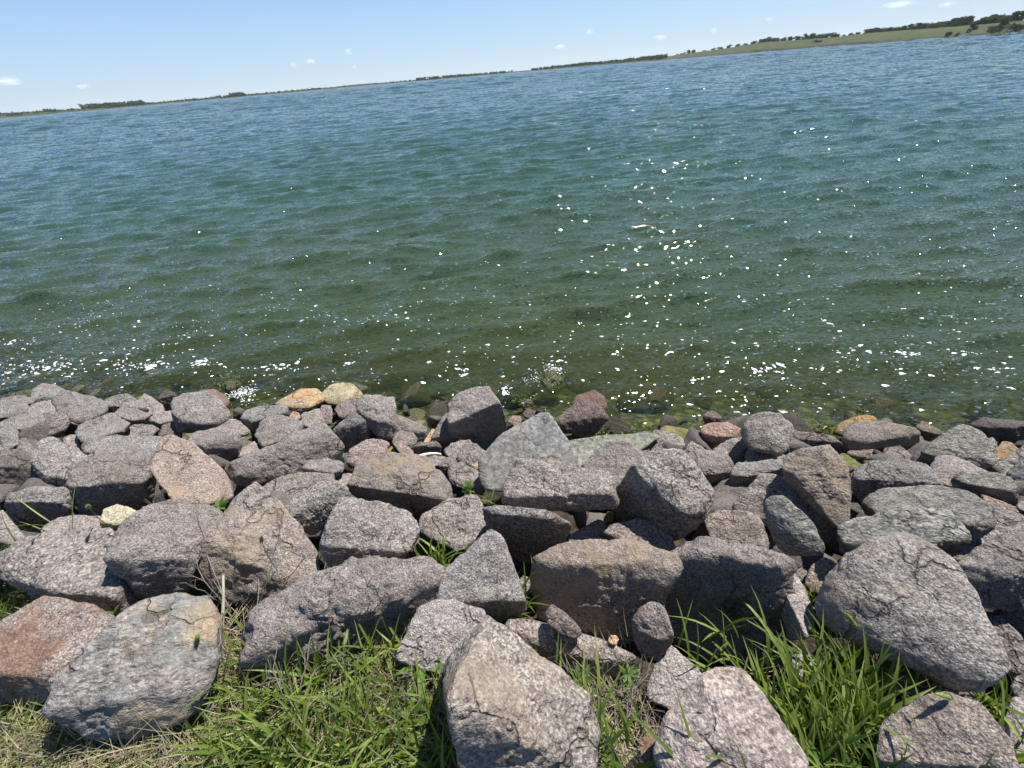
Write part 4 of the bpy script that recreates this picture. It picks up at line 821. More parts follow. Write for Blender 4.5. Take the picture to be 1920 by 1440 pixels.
R(4, 'granite', 'knobbly dark rock right of the flat dark brown stone', [(1118, 603), (1140, 543), (1222, 528), (1292, 590), (1272, 615), (1200, 620)], tint=(.8, .78, .76))
R(4, 'wet', 'tiny dark stone behind the knobbly dark rock', [(1278, 575), (1295, 543), (1325, 543), (1333, 580), (1300, 590)], tint=(1.6, 1.5, 1.4))
R(4, 'olive', 'olive mossy flat slab deep between the boulders', [(868, 595), (900, 568), (1015, 640), (985, 695), (930, 685)], tilt=0, hgt=.04)
R(4, 'grey', 'rough dark boulder with a light top behind the long striped boulder', [(943, 710), (1000, 650), (1110, 618), (1270, 608), (1312, 640), (1402, 650), (1453, 742)], [(1040, 695), (1200, 690), (1330, 690)], [(958, 775), (1010, 845), (1200, 775), (1440, 765)], lean=.45, tint=(.85, .85, .85))
R(4, 'granite', 'pinkish boulder behind the lumpy shadowed rock', [(1393, 645), (1440, 588), (1522, 583), (1622, 640), (1743, 690), (1700, 725), (1530, 758), (1450, 758), (1405, 690)], tint=(1.05, 1, 1))
R(4, 'gneiss', 'lumpy low rock with a shadowed front at the right', [(1518, 715), (1560, 678), (1640, 668), (1740, 713), (1832, 703), (1878, 762)], [(1590, 712), (1740, 772), (1850, 782)], [(1528, 753), (1650, 805), (1842, 868), (1873, 812)], lean=.15, tint=(1, .97, .9))
R(4, 'grey', 'dark grey boulder cut by the right edge of the view', [(1818, 695), (1870, 638), (1990, 600), (2000, 800), (1880, 838), (1868, 745)], tilt=40, tint=(.75, .75, .78))
R(4, 'gneiss', 'long striped boulder lying along the slope', [(1008, 885), (1060, 788), (1100, 768), (1400, 755), (1560, 773), (1652, 810), (1723, 890), (1733, 965)], [(1060, 835), (1200, 865), (1450, 855), (1650, 935)], [(1008, 895), (1060, 940), (1300, 930), (1600, 1065), (1722, 985)], lean=.65, p=26, hgt=.3)
R(4, 'gneiss', 'blue-grey elongated boulder below the long striped boulder', [(843, 1060), (850, 1000), (960, 948), (1200, 913), (1450, 883), (1512, 900), (1592, 990), (1602, 1040)], [(960, 1085), (1200, 1050), (1340, 1025), (1490, 970)], [(848, 1125), (920, 1135), (1400, 1135), (1480, 1153), (1600, 1075)], lean=.5, p=22, hgt=.34, tint=(1.0, 1.03, 1.05))
R(4, 'granite', 'dark rock with a lit ridge right of the blue-grey boulder', [(1685, 1015), (1740, 900), (1800, 873), (1920, 930), (1960, 955)], [(1800, 960)], [(1620, 1053), (1750, 1035), (1920, 985)], lean=.2)
R(4, 'brown', 'small brownish rock above the lit ridge rock at the right', [(1680, 800), (1760, 828), (1872, 880), (1885, 903), (1760, 893), (1700, 860)])
R(4, 'pale', 'small pale stone near the right edge by the lit ridge rock', [(1883, 862), (1900, 838), (1970, 848), (1970, 900), (1890, 893)])
R(4, 'gtan', 'tall boulder with a tan shoulder and broad sunlit face', [(558, 645), (600, 570), (720, 533), (825, 528), (872, 590), (932, 700), (963, 800), (950, 955), (870, 980), (800, 880), (700, 765)], [(655, 650)], [(558, 705), (620, 765)], tilt=32, side=6, hgt=.40, lean=.2, dome=.0)
R(4, 'granite', 'low boulder with a thin sunlit lip left of the tan-shouldered boulder', [(268, 705), (300, 648), (420, 623), (560, 608), (585, 650)], [(360, 705), (470, 668)], [(268, 775), (310, 865), (440, 720), (560, 700)], lean=.1)
R(4, 'pale', 'pale crumbly rock behind the thin-lipped boulder', [(348, 605), (380, 548), (440, 533), (522, 563), (595, 600), (560, 620), (420, 630)])
R(4, 'granite', 'slanting boulder with a long sunlit edge behind the oval rock', [(308, 895), (360, 790), (430, 703), (500, 695), (570, 728), (702, 860), (850, 985)], [(440, 800), (560, 785), (740, 950)], [(303, 915), (440, 925), (700, 1005), (800, 1065), (850, 1025)], lean=.35, tilt=22)
R(4, 'gneiss', 'oval striped rock perched on the slanting boulder', [(465, 905), (460, 830), (510, 803), (572, 815), (652, 890), (722, 950), (772, 1050), (807, 1113)], [(560, 915), (640, 962), (665, 1060)], [(488, 995), (530, 1085), (600, 1145), (720, 1155), (795, 1145)], lean=.5, p=22, tilt=28, side=8, hgt=.42)
R(4, 'granite', 'sunlit flat-faced boulder left of the oval striped rock', [(128, 945), (180, 903), (260, 898), (422, 920), (415, 970), (445, 1040), (485, 1090), (485, 1145), (300, 1140), (178, 1085)], [], [(60, 1045), (150, 1090)], tilt=22, lean=.2, tint=(1.05, 1.02, 1))
R(8, 'granite', 'big dark rough-faced block beside the grass clump', [(-42, 205), (-10, 153), (180, 183), (470, 223), (562, 262), (600, 305)], [(100, 250), (400, 300), (530, 330)], [(-62, 645), (100, 825), (300, 925), (480, 925), (572, 855), (592, 485)], lean=.36, tilt=6, hgt=.36, rough=1.7, tint=(.86, .84, .86))
R(8, 'pale', 'lit rock leaning on the back of the dark rough-faced block', [(565, 490), (540, 300), (480, 240), (562, 265), (652, 370), (702, 480), (744, 582), (700, 640), (600, 640)], [], [(600, 735), (692, 695)], tilt=30, lean=.1, hgt=.24)
R(8, 'duo', 'giant sunlit granite boulder with a brownish left flank', [(752, 548), (868, 302), (960, 188), (1080, 103), (1150, 98), (1330, 158), (1492, 258), (1563, 338), (1643, 560), (1763, 780), (1885, 965)], [(1020, 600), (1200, 770), (1500, 905)], [(758, 605), (860, 668), (1080, 770), (1300, 870), (1600, 1000), (1800, 1010)], lean=.5, tilt=24, side=-2, hgt=.42, p=26, X=[(1085, 135, .05), (1045, 350, .11), (1015, 520, .07)], rough=.7)
R(8, 'rust', 'orange-brown rounded rock in the gap behind the giant granite boulder', [(688, 405), (720, 308), (802, 256), (875, 290), (862, 382), (800, 465), (720, 475)], tilt=25, p=22, tint=(.95, .9, .8))
R(8, 'granite', 'small dark rock in the hollow beside the orange-brown rock', [(622, 353), (660, 318), (702, 328), (692, 392), (650, 400)], tint=(.75, .75, .75))
R(4, 'grey', 'flat lit rock behind the dark rounded boulder at the right', [(1478, 1145), (1550, 1098), (1650, 1038), (1830, 1003), (1990, 965), (1990, 1050), (1750, 1115), (1650, 1175), (1560, 1185)])
R(4, 'granite', 'dark rounded boulder right of the giant granite boulder', [(1538, 1230), (1640, 1128), (1740, 1058), (1900, 1018), (2020, 1040), (2020, 1200)], [(1650, 1235), (1800, 1255), (1920, 1235)], [(1578, 1315), (1680, 1425), (1850, 1445), (2020, 1405)], lean=.45, tint=(.82, .82, .85), hgt=.36)
R(8, 'grey', 'dark rock under the dark rounded boulder at the right edge', [(1748, 575), (1800, 498), (1990, 490), (2000, 640)], [(1830, 572)], [(1778, 665), (1900, 725), (2000, 705)], tint=(.75, .75, .78), lean=.35)
# --- foreground
R(5, 'rust', 'rust stained orange slab with a black shadowed front', [(-40, 890), (-40, 660), (60, 598), (210, 513), (400, 543), (640, 573), (657, 625), (520, 765), (330, 935)], [(140, 915)], [(-40, 1085), (120, 1105), (245, 1055)], lean=.0, tilt=8, p=44, rough=.7, hgt=.20)
R(5, 'multi', 'weathered blue-grey slab with yellow and orange patches', [(248, 1095), (330, 920), (690, 595), (830, 525), (1000, 494), (1150, 512), (1240, 610), (1250, 760), (1100, 985)], [(400, 1060), (600, 985), (850, 978)], [(238, 1145), (500, 1260), (800, 1240), (1110, 1110)], lean=.7, tilt=10, p=44, hgt=.24)
R(6, 'granite', 'wide flat-topped granite block with rough speckled front above the long grass', [(-130, 760), (0, 560), (80, 480), (250, 390), (520, 290), (700, 258), (860, 278), (962, 285), (1003, 330), (993, 385)], [(0, 590), (120, 510), (300, 435), (560, 440), (760, 400), (930, 395)], [(-135, 830), (0, 860), (300, 905), (600, 900), (795, 815), (922, 570), (1003, 465)], lean=.42, tilt=8, hgt=.30, rough=1.6, tint=(.97, .95, .97))
R(6, 'pale', 'pale pinkish rock wedged between the wide block and the pointed tan-grey boulder', [(797, 810), (850, 690), (930, 538), (1000, 506), (1120, 503), (1182, 540), (1282, 560), (1302, 600), (1245, 645), (1180, 770), (1095, 870), (900, 870)], tilt=20, hgt=.2, rough=.89)
R(6, 'duo', 'pointed tan-grey boulder with a dark left side in the foreground', [(1215, 700), (1300, 603), (1400, 672), (1570, 852), (1862, 1030), (1890, 1500), (1215, 1520)], [(1262, 880), (1272, 1080), (1200, 1300)], [(1078, 865), (1090, 1060), (1140, 1400)], tilt=14, side=4, lean=.15, hgt=.34, p=60, tint=(1.0, .96, .90))
R(7, 'granite', 'long low pinkish rock under the tan-topped block', [(108, 645), (180, 613), (300, 618), (400, 658), (560, 708), (720, 738), (822, 790), (885, 835)], [(250, 705), (450, 775), (650, 835)], [(148, 695), (280, 838), (400, 888), (500, 920), (810, 890)], lean=.4, tilt=10, hgt=.17, tint=(1.06, 1, .98))
R(7, 'granite', 'small dark reddish oval rock leaning on the tan-topped block', [(368, 612), (370, 548), (400, 513), (482, 570), (562, 650), (578, 697), (540, 714), (450, 675)], tilt=30, p=20, tint=(.82, .72, .7), hgt=.26, dome=.14)
R(7, 'granite', 'small upright rock between the tan-topped block and the rough-faced block', [(890, 615), (900, 543), (960, 508), (1007, 520), (1063, 580), (1083, 682)], [(910, 680), (1000, 718)], [(860, 615), (875, 742), (940, 834), (992, 828), (1068, 755)], tilt=34, lean=.35, hgt=.28, tint=(.95, .9, .9))
R(7, 'tan', 'small orange pebble lying on the long low pinkish rock', [(718, 722), (735, 696), (767, 695), (780, 717), (762, 748), (735, 745)], tint=(1.2, 1.1, 1.0), hgt=.20)
R(7, 'pale', 'pale stone below the small upright rock', [(955, 965), (1000, 850), (1050, 738), (1102, 790), (1202, 870), (1265, 950), (1200, 1015), (1100, 1095), (960, 1050)], tilt=10, hgt=.13)
R(7, 'pale', 'large light pinkish-grey boulder at the bottom of the view', [(1005, 1360), (1050, 1170), (1200, 1050), (1260, 958), (1310, 878), (1400, 866), (1482, 910), (1562, 1000), (1642, 1130), (1755, 1290), (1860, 1450), (1860, 1560), (1010, 1560)], tilt=12, side=2, hgt=.30, p=36, rough=.8, X=[(1300, 1000, .06), (1330, 1220, .12)], tint=(1.02, 1, .98))
R(8, 'duo', 'brown-tinged boulder behind the long grass at the bottom right', [(1088, 1390), (1120, 1200), (1300, 1078), (1480, 1033), (1602, 1073), (1702, 1120), (1793, 1230), (1855, 1410)], [(1300, 1375), (1500, 1388), (1700, 1405)], [(1100, 1540), (1400, 1540), (1860, 1540)], tilt=14, lean=.3, hgt=.28, tint=(.88, .80, .74))
R(8, 'pale', 'pale rock cut by the right edge beside the brown-tinged boulder', [(1800, 1200), (1850, 1078), (1990, 1045), (2010, 1480), (1900, 1450), (1855, 1300)], tilt=14, hgt=.16)
R(8, 'grey', 'dark rock half hidden in the middle of the long grass', [(1065, 955), (1110, 808), (1160, 798), (1262, 890), (1318, 1000), (1200, 1090), (1088, 1090)], tilt=14, hgt=.14, tint=(.8, .8, .8))
R(8, 'pale', 'pale cobble showing through the back of the long grass', [(598, 855), (640, 788), (760, 808), (835, 900), (780, 978), (640, 955)], hgt=.14)
R(8, 'granite', 'dark stone at the right edge under the giant granite boulder', [(1838, 995), (1880, 928), (1990, 900), (2000, 1045), (1880, 1050)], tint=(.72, .72, .75))
R(7, 'brown', 'small dark brown round stone at the bottom beside the light boulder', [(903, 1295), (950, 1233), (1015, 1228), (1015, 1405), (960, 1445), (908, 1385)], tint=(.7, .75, .7), hgt=.12)
R(7, 'grey', 'small grey stone in the gap behind the green blades by the tan-topped block', [(210, 405), (240, 358), (315, 385), (305, 455), (230, 455)], hgt=.10)
R(5, 'cream', 'small yellowish stone on the soil under the long flat slab', [(218, 495), (240, 450), (300, 438), (323, 460), (280, 493)], hgt=.04, tint=(.8, .78, .7))
R(6, 'cream', 'pale pebble on the straw beside the pointed tan-grey boulder', [(785, 1290), (800, 1262), (835, 1262), (850, 1290), (815, 1312)], hgt=.03, name='pebble')
R(6, 'tan', 'tan stone half buried in straw beside the pale pebble', [(640, 1330), (670, 1300), (715, 1310), (725, 1345), (680, 1362)], hgt=.03, name='pebble')

R(8, 'granite', 'dark rock deep in the gap along the right side of the giant granite boulder', [(1600, 560), (1760, 560), (1900, 700), (1990, 900), (1880, 960), (1740, 820)], hgt=.06, tint=(.8, .78, .78))
R(8, 'grey', 'low dark stone in the gap between the giant granite boulder and the brown-tinged boulder', [(1180, 890), (1300, 860), (1500, 940), (1680, 1010), (1600, 1090), (1300, 1070)], hgt=.04, tint=(.8, .78, .75))
# loose rubble filling the hollows underneath
RUB = [rock_from_points(np.random.default_rng(900 + i).normal(size=(14, 3)) * np.array([1, .8, .6]) / 2.0, 700 + i, 4, 16) for i in range(6)]
RUBM = []
for i, (S, Fc) in enumerate(RUB):
    o = fast_mesh('rubble_stone', S, Fc, ROCK['granite']); RUBM.append(o.data); bpy.data.objects.remove(o)
g = np.random.default_rng(44); n = 0
while n < 190:
    x = g.uniform(-7.5, 5.5); dd = g.uniform(0.05, 2.6); y = SH_A + SH_B * x - dd * SH_N
    if y < -0.2 or math.hypot(x, y) < 1.15: continue
    s = g.uniform(0.06, 0.13)
    o = bpy.data.objects.new('rubble_stone', RUBM[n % 6]); C.objects.link(o)
    o.location = (x, y, float(ground_z(x, y)) + s * 0.25); o.rotation_euler = g.uniform(0, 6.28, 3); o.scale = (s, s, s)
    o.color = (0.8, 0.78, 0.76, 1)
    tag(o, 'small rough grey rubble stone down in the gaps under the boulders', 'stone', 'rubble stones in the gaps'); n += 1

g = np.random.default_rng(46); n = 0
while n < 150:
    x = g.uniform(-7.0, 5.0); dd = g.uniform(0.1, 1.9); y = SH_A + SH_B * x - dd * SH_N
    if math.hypot(x, y) < 1.2: continue
    s = g.uniform(0.16, 0.27)
    o = bpy.data.objects.new('rock', RUBM[n % 6]); C.objects.link(o)
    o.location = (x, y, float(ground_z(x, y)) - s * 0.22); o.rotation_euler = (g.normal(0, .4), g.normal(0, .4), g.uniform(0, 6.28)); o.scale = (s, s, s)
    v = g.uniform(.75, 1.0); o.color = (v, v, v, 1)
    tag(o, 'grey granite rock lying deep under the larger boulders of the bank', 'rock', 'lower layer of rocks in the bank'); n += 1

BIGM = []
for i in range(5):
    S, Fc = rock_from_points(np.random.default_rng(950 + i).normal(size=(12, 3)) * np.array([1, .8, .65]) / 2.0, 750 + i, 5, 120, 1.0, 10)
    o = fast_mesh('boulder', S, Fc, ROCK['granite' if i % 2 else 'grey']); BIGM.append(o.data); bpy.data.objects.remove(o)
g = np.random.default_rng(48); n = 0; placed = []
for _ in range(6000):
    x = g.uniform(-9.5, 8.0); dd = g.uniform(-0.05, 2.7); y = SH_A + SH_B * x - dd * SH_N; s = g.uniform(0.24, 0.42)
    q = np.array([x, y, float(ground_z(x, y)) + 0.1])
    if (q - CAM) @ fw > 0.05:
        px_, py_ = project(q)
        if -240 < px_ < 2160 and py_ < 1600: continue
    elif abs(x) < 1.2: continue
    if abs(x) < 1.6 or any(math.hypot(x - a, y - b_) < 0.62 * (s + t) for a, b_, t in placed): continue
    placed.append((x, y, s))
    o = bpy.data.objects.new('boulder', BIGM[n % 5]); C.objects.link(o); o.location = q + np.array([0, 0, s * .1 - .1]); o.rotation_euler = (g.normal(0, .35), g.normal(0, .35), g.uniform(0, 6.28)); o.scale = (s, s, s)
    v = g.uniform(.88, 1.06); o.color = (v, v, v, 1); tag(o, 'rough grey granite boulder on the bank beyond the edge of the view', 'boulder', 'boulders farther along the bank'); n += 1

# stones under and breaking the water
def wet_stone(px, py, s, flat, mat, label, zoff, name='stone', group=None, tint=(1, 1, 1), seed=0):
    p = hit_ground(px, py, -zoff) if False else None
    d = ray(px, py); t = (zoff - CAM_H) / d[2]; q = CAM + d * t
    P = np.random.default_rng(seed).normal(size=(16, 3)); P /= np.linalg.norm(P, axis=1)[:, None]
    S, Fc = rock_from_points(P * np.array([1, .85, flat]) * s, 3000 + seed, 5, 12)
    o = fast_mesh(name, S, Fc, ROCK[mat]); o.location = q - np.array([0, 0, s * flat * 0.85]); o.rotation_euler = (0, 0, seed * 1.3)
    o.color = (*tint, 1); tag(o, label, 'stone', group or 'stones in the shallows'); return o
wet_stone(1036, 703, .17, .7, 'olive', 'algae-covered boulder awash with green weed beyond the smooth grey slab', .07, seed=1)
wet_stone(428, 716, .13, .7, 'olive', 'algae-covered stone awash beside the big rounded grey boulder', .05, seed=2)
wet_stone(140, 727, .10, .6, 'olive', 'tan algae stone just awash behind the long grey boulder', .03, seed=3, tint=(1.3, 1.2, 1.2))
wet_stone(172, 735, .13, .5, 'wet', 'dark stone awash beside the tan algae stone', .03, seed=4)
wet_stone(1625, 770, .14, .7, 'olive', 'orange-green stone awash behind the wet yellowish stone', .05, seed=5, tint=(1.4, 1.1, 1))
wet_stone(1890, 775, .24, .5, 'wet', 'dark blue-black stone under water near the right edge', -.03, seed=6, tint=(.7, .9, 1.3))
wet_stone(1195, 712, .22, .4, 'tan', 'tan stone seen under the water beyond the dark angular rocks', -.09, seed=7, tint=(.8, .75, .6))
wet_stone(987, 752, .09, .8, 'olive', 'small algae stone in the shallows by the smooth grey slab', .05, seed=8)
wet_stone(1420, 790, .16, .4, 'olive', 'mossy stone at the water behind the reddish brown rock', .0, seed=9)
wet_stone(1330, 800, .18, .35, 'olive', 'flat mossy stone under the sun glitter', .0, seed=10)
wet_stone(560, 745, .16, .4, 'olive', 'dark olive stone under water behind the orange tan stone', -.02, seed=11)
wet_stone(505, 748, .2, .35, 'olive', 'broad yellow-green stone under water beside the splash', .0, seed=12)
wet_stone(880, 770, .2, .4, 'olive', 'yellow-green stone under water left of the tall notched boulder', -.05, seed=13)
wet_stone(775, 775, .2, .4, 'olive', 'yellow-green stone under water right of the overhanging block', -.02, seed=14)
wet_stone(20, 742, .2, .5, 'wet', 'dark wet stone at the water at the far left', .04, seed=15)
g = np.random.default_rng(5)
for i in range(70):
    x = g.uniform(-8, 6); off = 0.05 + abs(g.normal(0, 0.55)); y = SH_A + SH_B * x + off * SH_N
    s = g.uniform(0.10, 0.26); o = bpy.data.objects.new('submerged_stone', RUBM[i % 6]); C.objects.link(o)
    o.location = (x, y, min(float(ground_z(x, y)) + s * 0.12, -0.03 - s * 0.28)); o.rotation_euler = (g.normal(0, .3), g.normal(0, .3), g.uniform(0, 6.28)); o.scale = (s, s, s * 0.7)
    o.color = (1.0, 0.85, 0.42, 1)
    tag(o, 'submerged algae-tinted stone on the bottom of the shallows', 'stone', 'submerged stones along the shore')
# ------------------------------------------------------------------ foam on the water
FOAM = simple_mat('foam', (0.72, 0.74, 0.72), (0.85, 0.86, 0.85), 60.0, 0.7)
def foam_mesh(name, items, label, seed):
    g = np.random.default_rng(seed); Vs = []; Fs = []
    for x, y, s, el, rot in items:
        n = 9; z0 = float(wave_z(x, y)) + 0.004; k = len(Vs)
        ca, sa = math.cos(rot), math.sin(rot)
        ring = []
        for ringr, zz in ((1.0, 0.0), (0.72, 0.004)):
            for j in range(n):
                a = 2 * math.pi * j / n; r = s * ringr * (g.uniform(0.35, 1.4) if ringr == 1.0 else 0.85)
                u, v = r * math.cos(a) * el, r * math.sin(a)
                X_, Y_ = x + u * ca - v * sa, y + u * sa + v * ca
                Vs.append((X_, Y_, float(wave_z(X_, Y_)) + 0.0025 + zz))
        Vs.append((x, y, z0 + 0.004)); c = len(Vs) - 1
        for j in range(n):
            Fs.append((k + j, k + (j + 1) % n, k + n + (j + 1) % n)); Fs.append((k + j, k + n + (j + 1) % n, k + n + j)); Fs.append((k + n + j, k + n + (j + 1) % n, c))
    o = link_mesh(name, Vs, Fs, FOAM); tag(o, label, kind='stuff'); return o
g = np.random.default_rng(77); items = []
def wpix(px, py):
    d = ray(px, py); t = -CAM_H / d[2]; return (CAM + d * t)[:2]
tries = 0
while len(items) < 900 and tries < 40000:
    tries += 1
    x = g.uniform(-8, 6.5); off = g.uniform(0.02, 1.0) ** 1.3 * 4.2; y = SH_A + SH_B * x + off * SH_N
    dens = vnoise(np.array([[x * 0.9, y * 1.6, 0]]), 61)[0] * 0.5 + 0.5
    fall = 1.0 if off < 1.5 else math.exp(-(off - 1.5) / 0.9)
    if g.random() > (0.12 + 1.1 * max(0, dens - 0.42)) * fall: continue
    s = float(np.exp(g.normal(math.log(0.0062), 0.55)))
    items.append((x, y, min(s, 0.022), g.uniform(1.0, 1.9), math.radians(-12) + g.normal(0, 0.4)))
# denser rafts of foam
for (cx, cy, rx, ry, n) in ((90, 690, 80, 16, 36), (265, 685, 75, 14, 30), (385, 683, 45, 12, 14), (530, 690, 60, 10, 14), (650, 680, 22, 5, 4), (870, 690, 30, 8, 5), (945, 728, 12, 10, 7), (1440, 690, 60, 12, 10), (1545, 690, 25, 10, 4), (1700, 665, 40, 12, 8), (1810, 665, 30, 8, 5), (1865, 690, 30, 10, 6), (1045, 672, 20, 15, 6), (20, 640, 30, 10, 8)):
    for i in range(int(n * 1.7)):
        px, py = cx + g.normal(0, rx * 0.5), cy + g.normal(0, ry * 0.5)
        x, y = wpix(px, py)
        items.append((x, y, float(np.exp(g.normal(math.log(0.009), 0.45))), g.uniform(1.2, 2.8), math.radians(-10) + g.normal(0, 0.5)))
foam_mesh('foam', items, 'white foam flecks drifting on the water along the shore', 1)
items = []
for (cx, cy, rx, ry, n) in ((452, 736, 34, 17, 230), (1038, 690, 17, 9, 120), (1000, 705, 30, 16, 40)):  # first cluster is splash foam, the other two are white flecks imitating sun sparkle
    for i in range(n):
        px, py = cx + g.normal(0, rx * 0.5), cy + g.normal(0, ry * 0.5); x, y = wpix(px, py)
        items.append((x, y, g.uniform(0.002, 0.0065), g.uniform(1.0, 2.2), g.uniform(0, 6.28)))
foam_mesh('foam', items, 'fine bubbling foam over algae stones, with white flecks for sun sparkle', 2)

# ------------------------------------------------------------------ grass and weeds
def blade_mat(name, c1, c2, trans=0.35, rough=0.5):
    m, nt, out = new_mat(name); b = NB(nt); at = b.n('ShaderNodeAttribute', attribute_name='shade'); tip = b.n('ShaderNodeAttribute', attribute_name='along')
    col = b.mix(at.outputs['Fac'], c1, c2)
    col = b.mix(b.mapr(tip.outputs['Fac'], 0.82, 1.0, 0, 0.5), col, (0.22, 0.19, 0.07))
    col = b.mix(b.mapr(tip.outputs['Fac'], 0.22, 0.0, 0, 0.55), col, (0.16, 0.17, 0.07))
    p = b.n('ShaderNodeBsdfPrincipled'); b.l(col, p.inputs['Base Color']); p.inputs['Roughness'].default_value = rough; p.inputs['Specular IOR Level'].default_value = 0.4
    t = b.n('ShaderNodeBsdfTranslucent'); b.l(b.mix(1.0, col, (1.3, 1.35, 0.5), 'MULTIPLY'), t.inputs['Color'])
    mx = b.n('ShaderNodeMixShader'); mx.inputs[0].default_value = trans; b.l(p.outputs[0], mx.inputs[1]); b.l(t.outputs[0], mx.inputs[2]); b.l(mx.outputs[0], out.inputs['Surface'])
    return m
GREEN = blade_mat('grass_blade', (0.066, 0.112, 0.018), (0.215, 0.285, 0.052))
STRAW = blade_mat('dry_straw', (0.17, 0.135, 0.085), (0.36, 0.31, 0.21), 0.1, 0.8)
TWIG = simple_mat('dead_twig', (0.10, 0.085, 0.07), (0.25, 0.22, 0.19), 20.0, 0.9)
PALESTEM = simple_mat('pale_dead_stalk', (0.25, 0.25, 0.17), (0.42, 0.40, 0.31), 20.0, 0.8)
SEED = simple_mat('seed_head', (0.14, 0.19, 0.05), (0.26, 0.30, 0.10), 60.0, 0.7, trans=0.25)

def blades(roots, hd, tilt, length, width, droop, seed, seg=6, twist=0.5, fold=0.12):
    """Vectorised bent blades. All arguments arrays of n. Returns verts, quads, along, shade."""
    g = np.random.default_rng(seed); n = len(roots)
    roots = np.asarray(roots, float)
    t = np.linspace(0, 1, seg + 1)
    ang = tilt[:, None] + droop[:, None] * t[None, :] ** 1.6           # angle from vertical along the blade
    ds = length[:, None] / seg
    dx = np.concatenate([np.zeros((n, 1)), np.cumsum(np.sin(ang[:, :-1]) * ds, 1)], 1)
    dz = np.concatenate([np.zeros((n, 1)), np.cumsum(np.cos(ang[:, :-1]) * ds, 1)], 1)
    H = np.stack([np.cos(hd), np.sin(hd), np.zeros(n)], 1); S = np.stack([-np.sin(hd), np.cos(hd), np.zeros(n)], 1)
    ctr = roots[:, None, :] + dx[:, :, None] * H[:, None, :] + dz[:, :, None] * np.array([0, 0, 1.0])
    curl = g.normal(0, 0.10, n)
    ctr = ctr + (curl * length)[:, None, None] * (t ** 2)[None, :, None] * S[:, None, :]
    w = width[:, None] * 0.5 * np.minimum(1, 0.45 + 2.2 * t)[None, :] * np.maximum(0.02, 1 - t ** 2.4)[None, :]
    tw = g.normal(0, twist, n)[:, None] * t[None, :]
    nrm = np.cos(ang)[:, :, None] * H[:, None, :] * -1 + np.sin(ang)[:, :, None] * np.array([0, 0, 1.0])
    side = np.cos(tw)[:, :, None] * S[:, None, :] + np.sin(tw)[:, :, None] * nrm
    Lf = ctr - side * w[:, :, None]; Rg = ctr + side * w[:, :, None]
    mid = ctr - nrm * (w * fold * 2)[:, :, None]
    V = np.stack([Lf, mid, Rg], 2)                                      # n, seg+1, 3, 3
    base = (np.arange(n) * (seg + 1) * 3)[:, None, None]
    r = (np.arange(seg) * 3)[None, :, None]
    F = []
    for c in (0, 1):
        F.append(np.concatenate([base + r + c, base + r + c + 1, base + r + 3 + c + 1, base + r + 3 + c], 2))
    F = np.concatenate(F, 1).reshape(-1, 4)
    along = np.repeat(np.tile(t, n), 3); shade = np.repeat(np.clip(g.beta(1.3, 1.5, n), 0, 1), (seg + 1) * 3)
    return V.reshape(-1, 3), F, along, shade
def grass_obj(name, parts, mat, label, cat=None, group=None, kind=None, org=None, parent=None):
    Vs, Fs, al, sh = [], [], [], []; k = 0
    for V, F, a, s in parts:
        Vs.append(V); Fs.append(F + k); al.append(a); sh.append(s); k += len(V)
    V = np.concatenate(Vs); org = np.zeros(3) if org is None else np.asarray(org)
    o = fast_mesh(name, V - org, np.concatenate(Fs), mat, parent); o.location = org if parent is None else (0, 0, 0)
    set_attr(o, 'along', np.concatenate(al)); set_attr(o, 'shade', np.concatenate(sh))
    if parent is None: tag(o, label, cat, group, kind)
    return o
def root_at(px, py, h=0.08):
    return hit_ground(px, py, h)
def view_heading(px, py):
    """world heading (angle in xy) that points up the picture at that pixel"""
    p = hit_ground(px, py); q = hit_ground(px, py - 12); d = q - p; return math.atan2(d[1], d[0])
TUFTNO = [0]
def tuft(px, py, n, lmin, lmax, wid, spread, label, h=0.08, rad=0.03, lean=None, leanamt=0.0, droop=(0.3, 1.2), tiltsd=0.35, group='grass tufts between the boulders', straw=0):
    TUFTNO[0] += 1; s = 500 + TUFTNO[0]; g = np.random.default_rng(s)
    c = root_at(px, py, h)
    roots = c + np.stack([g.normal(0, rad, n), g.normal(0, rad, n), np.zeros(n) - 0.02], 1)
    hd = g.uniform(0, 6.283, n)
    if lean is not None:
        k = g.random(n) < leanamt; hd = np.where(k, lean + g.normal(0, 0.55, n), hd)
    tl = np.abs(g.normal(spread, tiltsd, n))
    L = g.uniform(lmin, lmax, n)
    parts = [blades(roots, hd, tl, L, wid * g.uniform(0.7, 1.25, n), g.uniform(*droop, n), s)]
    e = bpy.data.objects.new('grass_tuft', None); C.objects.link(e); e.location = c; tag(e, label, 'grass', group)
    grass_obj('leaf_blades', [(parts[0][0] - c, *parts[0][1:])], GREEN, None, parent=e)['kind'] = 'stuff'
    if straw:
        hd2 = g.uniform(0, 6.283, straw); r2 = c + np.stack([g.normal(0, rad * 1.4, straw), g.normal(0, rad * 1.4, straw), np.zeros(straw) - 0.01], 1)
        q = blades(r2, hd2, g.uniform(0.4, 1.5, straw), g.uniform(lmin * .6, lmax * .8, straw), wid * 0.45 * np.ones(straw), g.uniform(0, 0.8, straw), s + 300)
        grass_obj('dry_blades', [(q[0] - c, *q[1:])], STRAW, None, parent=e)['kind'] = 'stuff'
    return e
zz = lambda z, x, y: (zone(z)[0] + x / 3, zone(z)[1] + y / 3)
AWAY = math.radians(95)
tuft(*zz(2, 1020, 1200), 46, .10, .22, .010, .55, 'bright green grass tuft growing between the pinkish granite boulder and the wide block', h=.16, rad=.035, droop=(.5, 1.8))
tuft(*zz(7, 245, 500), 22, .10, .20, .009, .35, 'green tuft of upright blades left of the tan-topped block', h=.12, rad=.025, droop=(.2, .9))
